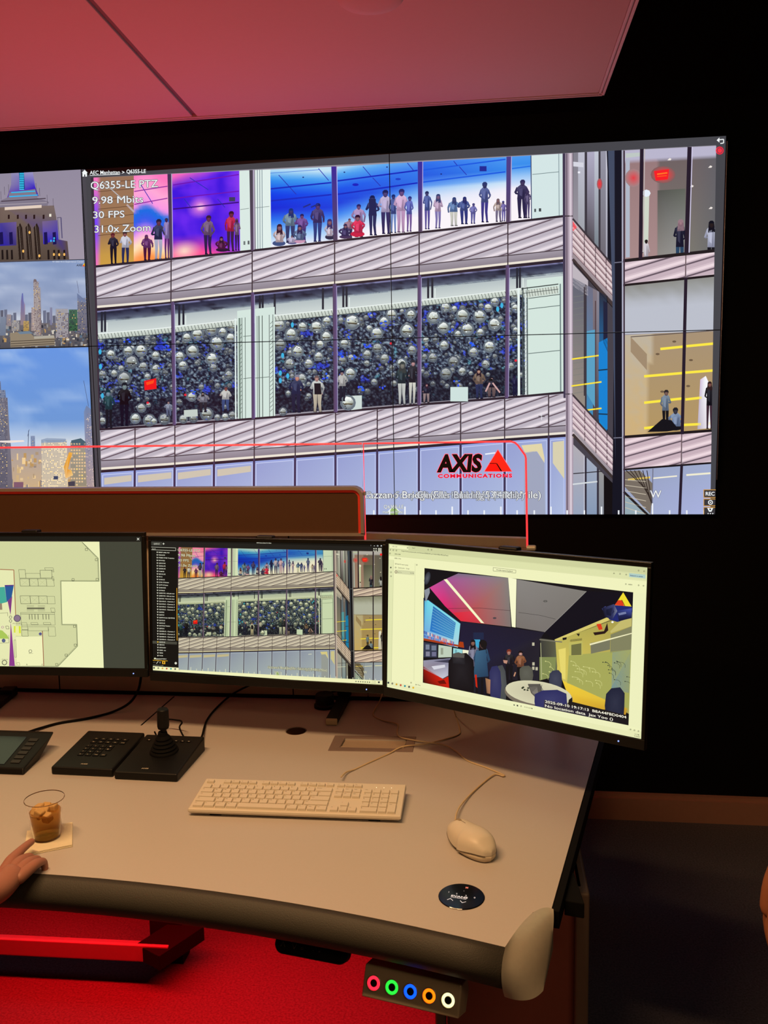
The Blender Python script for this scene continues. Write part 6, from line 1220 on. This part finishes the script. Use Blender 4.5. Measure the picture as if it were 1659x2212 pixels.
Vg = [[b.verts.new(p[:3]) for p in r2] for r2 in G]
for i in range(nu):
    for j in range(nv): b.faces.new((Vg[i][j], Vg[i + 1][j], Vg[i + 1][j + 1], Vg[i][j + 1]))
obj('shell', b, M_white, ms, smooth=True)
b = B(); Gb = []
for i in range(nu + 1):
    w = G[i][0][0]; y = G[i][0][1]; s = i / nu; zt_ = .0110 + .004 * math.sin(s * 7 + .6)
    Gb.append([b.verts.new(p) for p in ((w * .80, y * .93, .0012), (w * .95, y * .98, .006), (w * .985, y * .995, zt_), (-w * .985, y * .995, zt_), (-w * .95, y * .98, .006), (-w * .80, y * .93, .0012))])
for i in range(nu):
    for j in range(6): b.faces.new((Gb[i][j], Gb[i + 1][j], Gb[i + 1][(j + 1) % 6], Gb[i][(j + 1) % 6]))
obj('base', b, mat('white_plastic_side', (206, 192, 168), .5), ms, smooth=True)
def shell_z(y, x=0):
    s = y / .116 + .5; e = min(1, max(0, math.sin(PI * s))) ** .42
    return .0115 + .004 * math.sin(s * 7 + .6) + .007 + (.030 * math.sin(PI * (.16 + .74 * (1 - s))) ** 1.1 - .002) * min(1, e * 1.3)
b = B(); lathe(b, [(.0105, -.003), (.0115, -.002), (.0115, .002), (.0105, .003)], 24, M=Matrix.Translation((0, .034, shell_z(.034) - .0100)) @ Matrix.Rotation(PI / 2, 4, 'Y')); obj('scroll_wheel', b, mat('wheel_grey', (150, 136, 112), .6), ms)
b = B(); sm = []
for i in list(range(1, nu)) : s = i / nu; sm.append((G[i][0][0] * 1.0, G[i][0][1], .0113 + .004 * math.sin(s * 7 + .6)))
for i in range(nu - 1, 0, -1): s = i / nu; sm.append((-G[i][0][0] * 1.0, G[i][0][1], .0113 + .004 * math.sin(s * 7 + .6)))
tube(b, sm, .0006, 6); obj('seam', b, M_legd, ms)
b = B(); tube(b, [(0.0, y, shell_z(y) - .0001) for y in (.016, .024, .032, .040, .048, .053)], .0005, 6); obj('button_split', b, M_legd, ms)

# ================================================================== cables
def cable(name, pts, rad, m, label, k=8):
    b = B(); tube(b, catmull(pts, k), rad, 8); return tag(obj(name, b, m, smooth=True), label, 'cable')
def Z(px, py, h=0.0): return on_z(px, py, DZ + h)
M_wc = mat('white_cable', (206, 184, 146), .5)
r1_ = .0019
mf = Vector((.338, -1.814, DZ + .012)) + Matrix.Rotation(math.radians(38), 3, 'Z') @ Vector((0, .055, 0))
cable('mouse_cable', [on_y(828, 1492, -1.2), Z(820, 1515, .02), Z(806, 1543, r1_), Z(826, 1556, r1_), Z(858, 1564, r1_ + .003), Z(858, 1580, r1_), Z(864, 1592, r1_ + .002), Z(900, 1600, r1_ + .003), Z(958, 1609, r1_ + .004), Z(985, 1623, r1_), Z(1010, 1643, r1_), Z(1050, 1658, r1_), Z(1086, 1673, r1_ + .001), Z(1086, 1676, r1_ + .002), Z(1068, 1673, r1_ + .002), Z(1040, 1694, r1_ + .001), Z(1010, 1722, r1_ + .003), Z(988, 1752, .010), mf], r1_, M_wc, 'thin white cable looping across the worktop to the mouse')
kf = Vector((.02, -1.603, DZ + .014))
cable('keyboard_cable', [on_y(978, 1528, -1.32), Z(984, 1545, .008), Z(993, 1575, r1_), Z(990, 1587, r1_), Z(960, 1597, r1_ + .001), Z(918, 1607, r1_ + .003), Z(870, 1613, r1_ + .003), Z(838, 1629, r1_), Z(800, 1646, r1_), Z(768, 1661, r1_), Z(748, 1668, .006), Z(737, 1678, .012)], r1_, M_wc, 'thin white cable from under the right monitor to the keyboard')
cable('black_cable', [on_y(306, 1440, -1.06), on_y(304, 1466, -1.06), on_y(298, 1492, -1.07), Z(280, 1518, .02), Z(243, 1538, .004), Z(189, 1552, .004), Z(128, 1562, .004), Z(84, 1574, .006), Z(60, 1582, .012)], .0036, M_rub, 'thick black cable hanging from the left monitor to the touch display')
cable('black_cable', [on_y(560, 1474, -1.06), on_y(540, 1480, -1.07), Z(500, 1501, .015), Z(466, 1531, .004), Z(446, 1558, .004), Z(437, 1588, .012), Vector((-.335, -1.40, DZ + .02))], .0028, M_rub, 'black cable running from the middle monitor down to the joystick unit')
cable('black_cable', [Z(334, 1581, .020), Vector((-.44, -1.38, DZ + .012)), Z(352, 1558, .03), Z(385, 1556, .035), Z(393, 1561, .034), Z(388, 1573, .03), Vector((-.372, -1.385, DZ + .018))], .0022, M_rub, 'short black loop of cable behind the joystick handle')
cable('black_cable', [Vector((-.03, -1.03, DZ + .04)), Z(700, 1500, .03), Z(735, 1512, .012), Z(768, 1505, .004), Z(786, 1497, .01), Vector((.10, -1.05, DZ + .05))], .0026, M_rub, 'black cable sagging behind the stand foot of the middle monitor')

# ================================================================== drink and napkin
nc = [(-.468, -1.787), (-.424, -1.876), (-.500, -1.920), (-.543, -1.831)]
M_nap = mat('paper_napkin', (226, 216, 188), .9, bump=.5, scale=150)
nk = empty('paper_napkin', (-.484, -1.854, DZ), label='folded white paper napkin under the drink', cat='napkin')
for k, s_ in enumerate((1.0, .99, .985)):
    b = B(); prism(b, [((x + .484) * s_, (y + 1.854) * s_) for x, y in nc], .0003 + k * .0017, .0017 + k * .0017); tag(obj('paper_layer', b, M_nap, nk, bevel=.0005))
cu = empty('plastic_cup', (-.489, -1.852, DZ + .0052), label='clear plastic tumbler of amber drink with ice', cat='drink')
M_cup = mat('clear_plastic', (255, 255, 255), .03, trans=1.0, ior=1.04); M_drk = mat('amber_drink', (206, 150, 70), .12, trans=.75, ior=1.08); M_ice = mat('ice', (236, 196, 130), .2, trans=.4, ior=1.1)
b = B(); lathe(b, [(.0005, .0015), (.026, .0015), (.0275, 0), (.0285, .001), (.0405, .086), (.0418, .0875), (.0415, .089), (.0398, .088), (.0277, .004), (.0005, .003)], 48, cap=False); o = obj('shell', b, M_cup, cu, smooth=True)
b = B(); lathe(b, [(.0412, .0870), (.0419, .0875), (.0416, .0888), (.0408, .0884), (.0412, .0870)], 48, cap=False); obj('rim', b, mat('cup_rim', (120, 84, 50), .25), cu, smooth=True)
b = B(); lathe(b, [(.0272, .0045), (.0340, .058), (.001, .058)], 40); obj('drink', b, M_drk, cu)
rr.seed(5)
for i in range(7):
    a = i * .9; r_ = .018 if i else 0; b = B(); s_ = .009
    box(b, -s_, s_, -s_, s_, -s_, s_, M=Matrix.Translation((r_ * math.cos(a), r_ * math.sin(a), .056 + rr.uniform(-.005, .006))) @ Matrix.Rotation(a * 1.7, 4, 'Z') @ Matrix.Rotation(.6 + a, 4, 'X')); obj('ice_cube', b, M_ice, cu, bevel=.003)

cu.scale = (.9, .9, .9); ms.scale = (1.08, 1.08, 1.05)
# ================================================================== people (mostly outside the photograph)
def skin_mesh(name, nodes, edges, m, parent, sub=2, smooth=True):
    idx = {k: i for i, k in enumerate(nodes)}
    me = bpy.data.meshes.new(name); me.from_pydata([nodes[k][0] for k in nodes], [(idx[a], idx[b_]) for a, b_ in edges], [])
    o = bpy.data.objects.new(name, me); C.objects.link(o); o.modifiers.new('skin', 'SKIN')
    if not me.skin_vertices: me.attributes
    for k, i in idx.items():
        sv = me.skin_vertices[0].data[i]; r_ = nodes[k][1]; sv.radius = (r_, r_) if not isinstance(r_, tuple) else r_; sv.use_root = (i == 0)
    s_ = o.modifiers.new('sub', 'SUBSURF'); s_.levels = sub; s_.render_levels = sub
    o.modifiers['skin'].use_smooth_shade = True; me.materials.append(m)
    bpy.context.view_layer.update()
    m2_ = bpy.data.meshes.new_from_object(o.evaluated_get(bpy.context.evaluated_depsgraph_get())); o.modifiers.clear(); o.data = m2_
    if not m2_.materials: m2_.materials.append(m)
    if parent: o.parent = parent
    return o
def hand(nodes, edges, fingers, wrist, fwd, side, nrm, pre, curl):
    f_, s_, n_ = Vector(fwd).normalized(), Vector(side).normalized(), Vector(nrm).normalized(); W_ = Vector(nodes[wrist][0])
    nodes[pre + 'p0'] = (W_ + f_ * .035, .024); nodes[pre + 'p1'] = (W_ + f_ * .062, .023); edges += [(wrist, pre + 'p0'), (pre + 'p0', pre + 'p1')]
    for i, (off, L_, ra_) in enumerate(((.026, .072, .0092), (.009, .080, .0095), (-.009, .074, .0090), (-.025, .058, .0080))):
        n = {'m': (W_ + f_ * .030 + s_ * off * .55, .0135), 'k': (W_ + f_ * .080 + s_ * off, ra_ * 1.25)}; e = [('m', 'k')]; ang = curl[i] * .5; p = n['k'][0]; prev = 'k'
        for j, fr_ in enumerate((.45, .30, .25)):
            d = f_ * math.cos(ang) - n_ * math.sin(ang); p = p + d * L_ * fr_; k = 'j%d' % j; n[k] = (p, ra_ * (1 - .10 * (j + 1))); e.append((prev, k)); prev = k; ang += curl[i]
        fingers.append((n, e))
    t0 = W_ + f_ * .018 + s_ * .012; t1 = t0 + f_ * .026 + s_ * .024 - n_ * .010; t2 = t1 + f_ * .030 + s_ * .006 - n_ * .008; t3 = t2 + f_ * .022 - n_ * .006
    fingers.append(({'a': (t0, .015), 'b': (t1, .0125), 'c': (t2, .0105), 'd': (t3, .0085)}, [('a', 'b'), ('b', 'c'), ('c', 'd')]))
M_skinL = mat('skin_left', (160, 108, 90), .5, bump=.1, scale=200); M_skinR = mat('skin_right', (158, 98, 66), .5, bump=.1, scale=200)
def person(base, face, arms, label, top_c, leg_c, skin_m, sc=1.0, hair_c=(30, 22, 18)):
    t = empty('person', (base[0], base[1], 0), label=label, cat='person'); o0 = Vector((base[0], base[1], 0)); ca, sa = math.cos(face), math.sin(face)
    def P_(x, y, z): return Vector((x * ca - y * sa, x * sa + y * ca, z)) * sc          # y = forward
    N = {}; E_ = []; FG = []
    N['pel'] = (P_(0, 0, .98), (.14, .10)); N['waist'] = (P_(0, 0, 1.12), (.125, .09)); N['chest'] = (P_(0, .0, 1.33), (.155, .105)); N['neckb'] = (P_(0, -.01, 1.48), (.07, .06)); N['neck'] = (P_(0, .0, 1.55), (.05, .05)); N['head'] = (P_(0, .02, 1.63), (.078, .088)); N['crown'] = (P_(0, .01, 1.71), (.070, .082))
    E_ += [('pel', 'waist'), ('waist', 'chest'), ('chest', 'neckb'), ('neckb', 'neck'), ('neck', 'head'), ('head', 'crown')]
    for s_ in (-1, 1):
        k = 'L' if s_ < 0 else 'R'; N['hip' + k] = (P_(s_ * .10, 0, .90), .095); N['knee' + k] = (P_(s_ * .11, .015, .50), .060); N['ank' + k] = (P_(s_ * .12, -.01, .09), .042); N['toe' + k] = (P_(s_ * .13, .15, .035), (.042, .030))
        E_ += [('pel', 'hip' + k), ('hip' + k, 'knee' + k), ('knee' + k, 'ank' + k), ('ank' + k, 'toe' + k)]
        N['sh' + k] = (P_(s_ * .18, 0, 1.42), .058); E_.append(('chest', 'sh' + k))
        el, wr, fw, sd_, nm_, cl = arms[k]
        N['el' + k] = (Vector(el) - o0, .040); N['wr' + k] = (Vector(wr) - o0, .026); E_ += [('sh' + k, 'el' + k), ('el' + k, 'wr' + k)]
        hand(N, E_, FG, 'wr' + k, fw, sd_, nm_, 'h' + k, cl)
    body = skin_mesh('body', N, E_, skin_m, t); bm_ = bmesh.new(); bm_.from_mesh(body.data)
    for n_, e_ in FG:
        fo = skin_mesh('finger', n_, e_, skin_m, None); bm_.from_mesh(fo.data); bpy.data.objects.remove(fo)
    for fc_ in bm_.faces: fc_.smooth = True
    bm_.to_mesh(body.data); bm_.free()
    g = .036
    N['low'] = (P_(0, 0, .84), (.17, .125)); N['belt'] = (P_(0, 0, 1.06), (.12, .09))
    def cl_(keys_, eds, name, col, rough=.9, gg=g):
        n2 = {}
        for k in keys_:
            r_ = N[k][1]; r_ = (r_[0] + gg, r_[1] + gg) if isinstance(r_, tuple) else r_ + gg; n2[k] = (N[k][0], r_)
        return n2, eds
    n2, e2 = cl_(['pel', 'low', 'waist', 'chest', 'neckb', 'shL', 'elL', 'shR', 'elR'], [('pel', 'low'), ('pel', 'waist'), ('waist', 'chest'), ('chest', 'neckb'), ('chest', 'shL'), ('chest', 'shR'), ('shL', 'elL'), ('shR', 'elR')], '', None)
    for k in 'LR':
        w_ = N['wr' + k][0]; e_ = N['el' + k][0]; n2['cuff' + k] = (w_ + (e_ - w_) * .04, .037); e2.append(('el' + k, 'cuff' + k))
    skin_mesh('jacket', n2, e2, mat('jacket_' + label[:9].replace(' ', '_'), top_c, .95, bump=.6, scale=300, var=.2), t)
    n3, e3 = cl_(['pel', 'belt', 'hipL', 'kneeL', 'hipR', 'kneeR'], [('pel', 'belt'), ('pel', 'hipL'), ('hipL', 'kneeL'), ('pel', 'hipR'), ('hipR', 'kneeR')], '', None)
    for k in 'LR': n3['hem' + k] = (N['ank' + k][0] + Vector((0, 0, .03)), .062); e3.append(('knee' + k, 'hem' + k))
    skin_mesh('trousers', n3, e3, mat('trousers_' + label[:9].replace(' ', '_'), leg_c, .95), t)
    for k in 'LR':
        n4 = {'a': (N['ank' + k][0] - Vector((0, 0, .025)), .052), 'b': (N['toe' + k][0], (.050, .036))}; skin_mesh('shoe', n4, [('a', 'b')], M_rub, t)
    n5 = {'a': (N['head'][0] + P_(0, -.03, .02), (.080, .080)), 'b': (N['crown'][0] + P_(0, -.008, .012), (.078, .084))}; skin_mesh('hair', n5, [('a', 'b')], mat('dark_hair', hair_c, .8, bump=.8, scale=300), t)
    hc_ = N['head'][0]; b = B()
    for s_ in (-1, 1): bmesh.ops.create_uvsphere(b, u_segments=12, v_segments=8, radius=.012, matrix=Matrix.Translation(hc_ + P_(s_ * .032, .082, .02)))
    obj('eyes', b, mat('eye_white', (220, 214, 206), .3), t, smooth=True)
    n6 = {'a': (hc_ + P_(0, .085, .022), .009), 'b': (hc_ + P_(0, .108, -.012), .014)}; skin_mesh('nose', n6, [('a', 'b')], skin_m, t, 1)
    n7 = {'a': (hc_ + P_(-.022, .084, -.042), .006), 'b': (hc_ + P_(0, .090, -.042), .008), 'c': (hc_ + P_(.022, .084, -.042), .006)}; skin_mesh('mouth', n7, [('a', 'b'), ('b', 'c')], mat('lips', (150, 80, 70), .5), t, 1)
    for s_ in (-1, 1):
        n8 = {'a': (hc_ + P_(s_ * .080, -.0, .025), .012), 'b': (hc_ + P_(s_ * .082, .0, -.012), .010)}; skin_mesh('ear', n8, [('a', 'b')], skin_m, t, 1)
    return t
hp = on_y(24, 1872, -1.990); tip = on_z(120, 1812, DZ + .040); fw = (tip - hp)
wr = on_y(-8, 1930, -2.06)
fw = Vector((hp - wr).normalized() + fw.normalized() * .5)
fwn = fw.normalized(); sdn = Vector((fwn.y, -fwn.x, 0)).normalized() * -1
person((-.88, -2.40), -.45, {'R': ((-.61, -2.25, .89), tuple(wr), tuple(fwn), tuple(sdn), (0, 0, 1), (.10, .75, .85, .9)),
                              'L': ((-1.12, -2.36, .95), (-1.06, -2.22, .80), (0, .5, -.9), (1, 0, 0), (0, .4, .9), (.3, .35, .35, .4))},
       'person in a grey sleeve at the left edge, finger reaching to the cup', (120, 116, 112), (40, 40, 48), M_skinL, .86)
hr = on_y(1676, 1905, -2.04)
person((1.10, -2.16), .9, {'L': ((hr.x + .10, hr.y - .03, 1.14), (hr.x + .004, hr.y, hr.z), (-.10, .02, -1), (.2, .95, 0), (-1, .1, .1), (.45, .5, .55, .6)),
                           'R': ((1.35, -2.2, 1.15), (1.36, -2.12, .92), (0, .1, -1), (0, 1, 0), (1, 0, 0), (.3, .3, .3, .35))},
       'person standing at the right edge, one warm-lit hand showing', (26, 24, 26), (24, 24, 30), M_skinR)
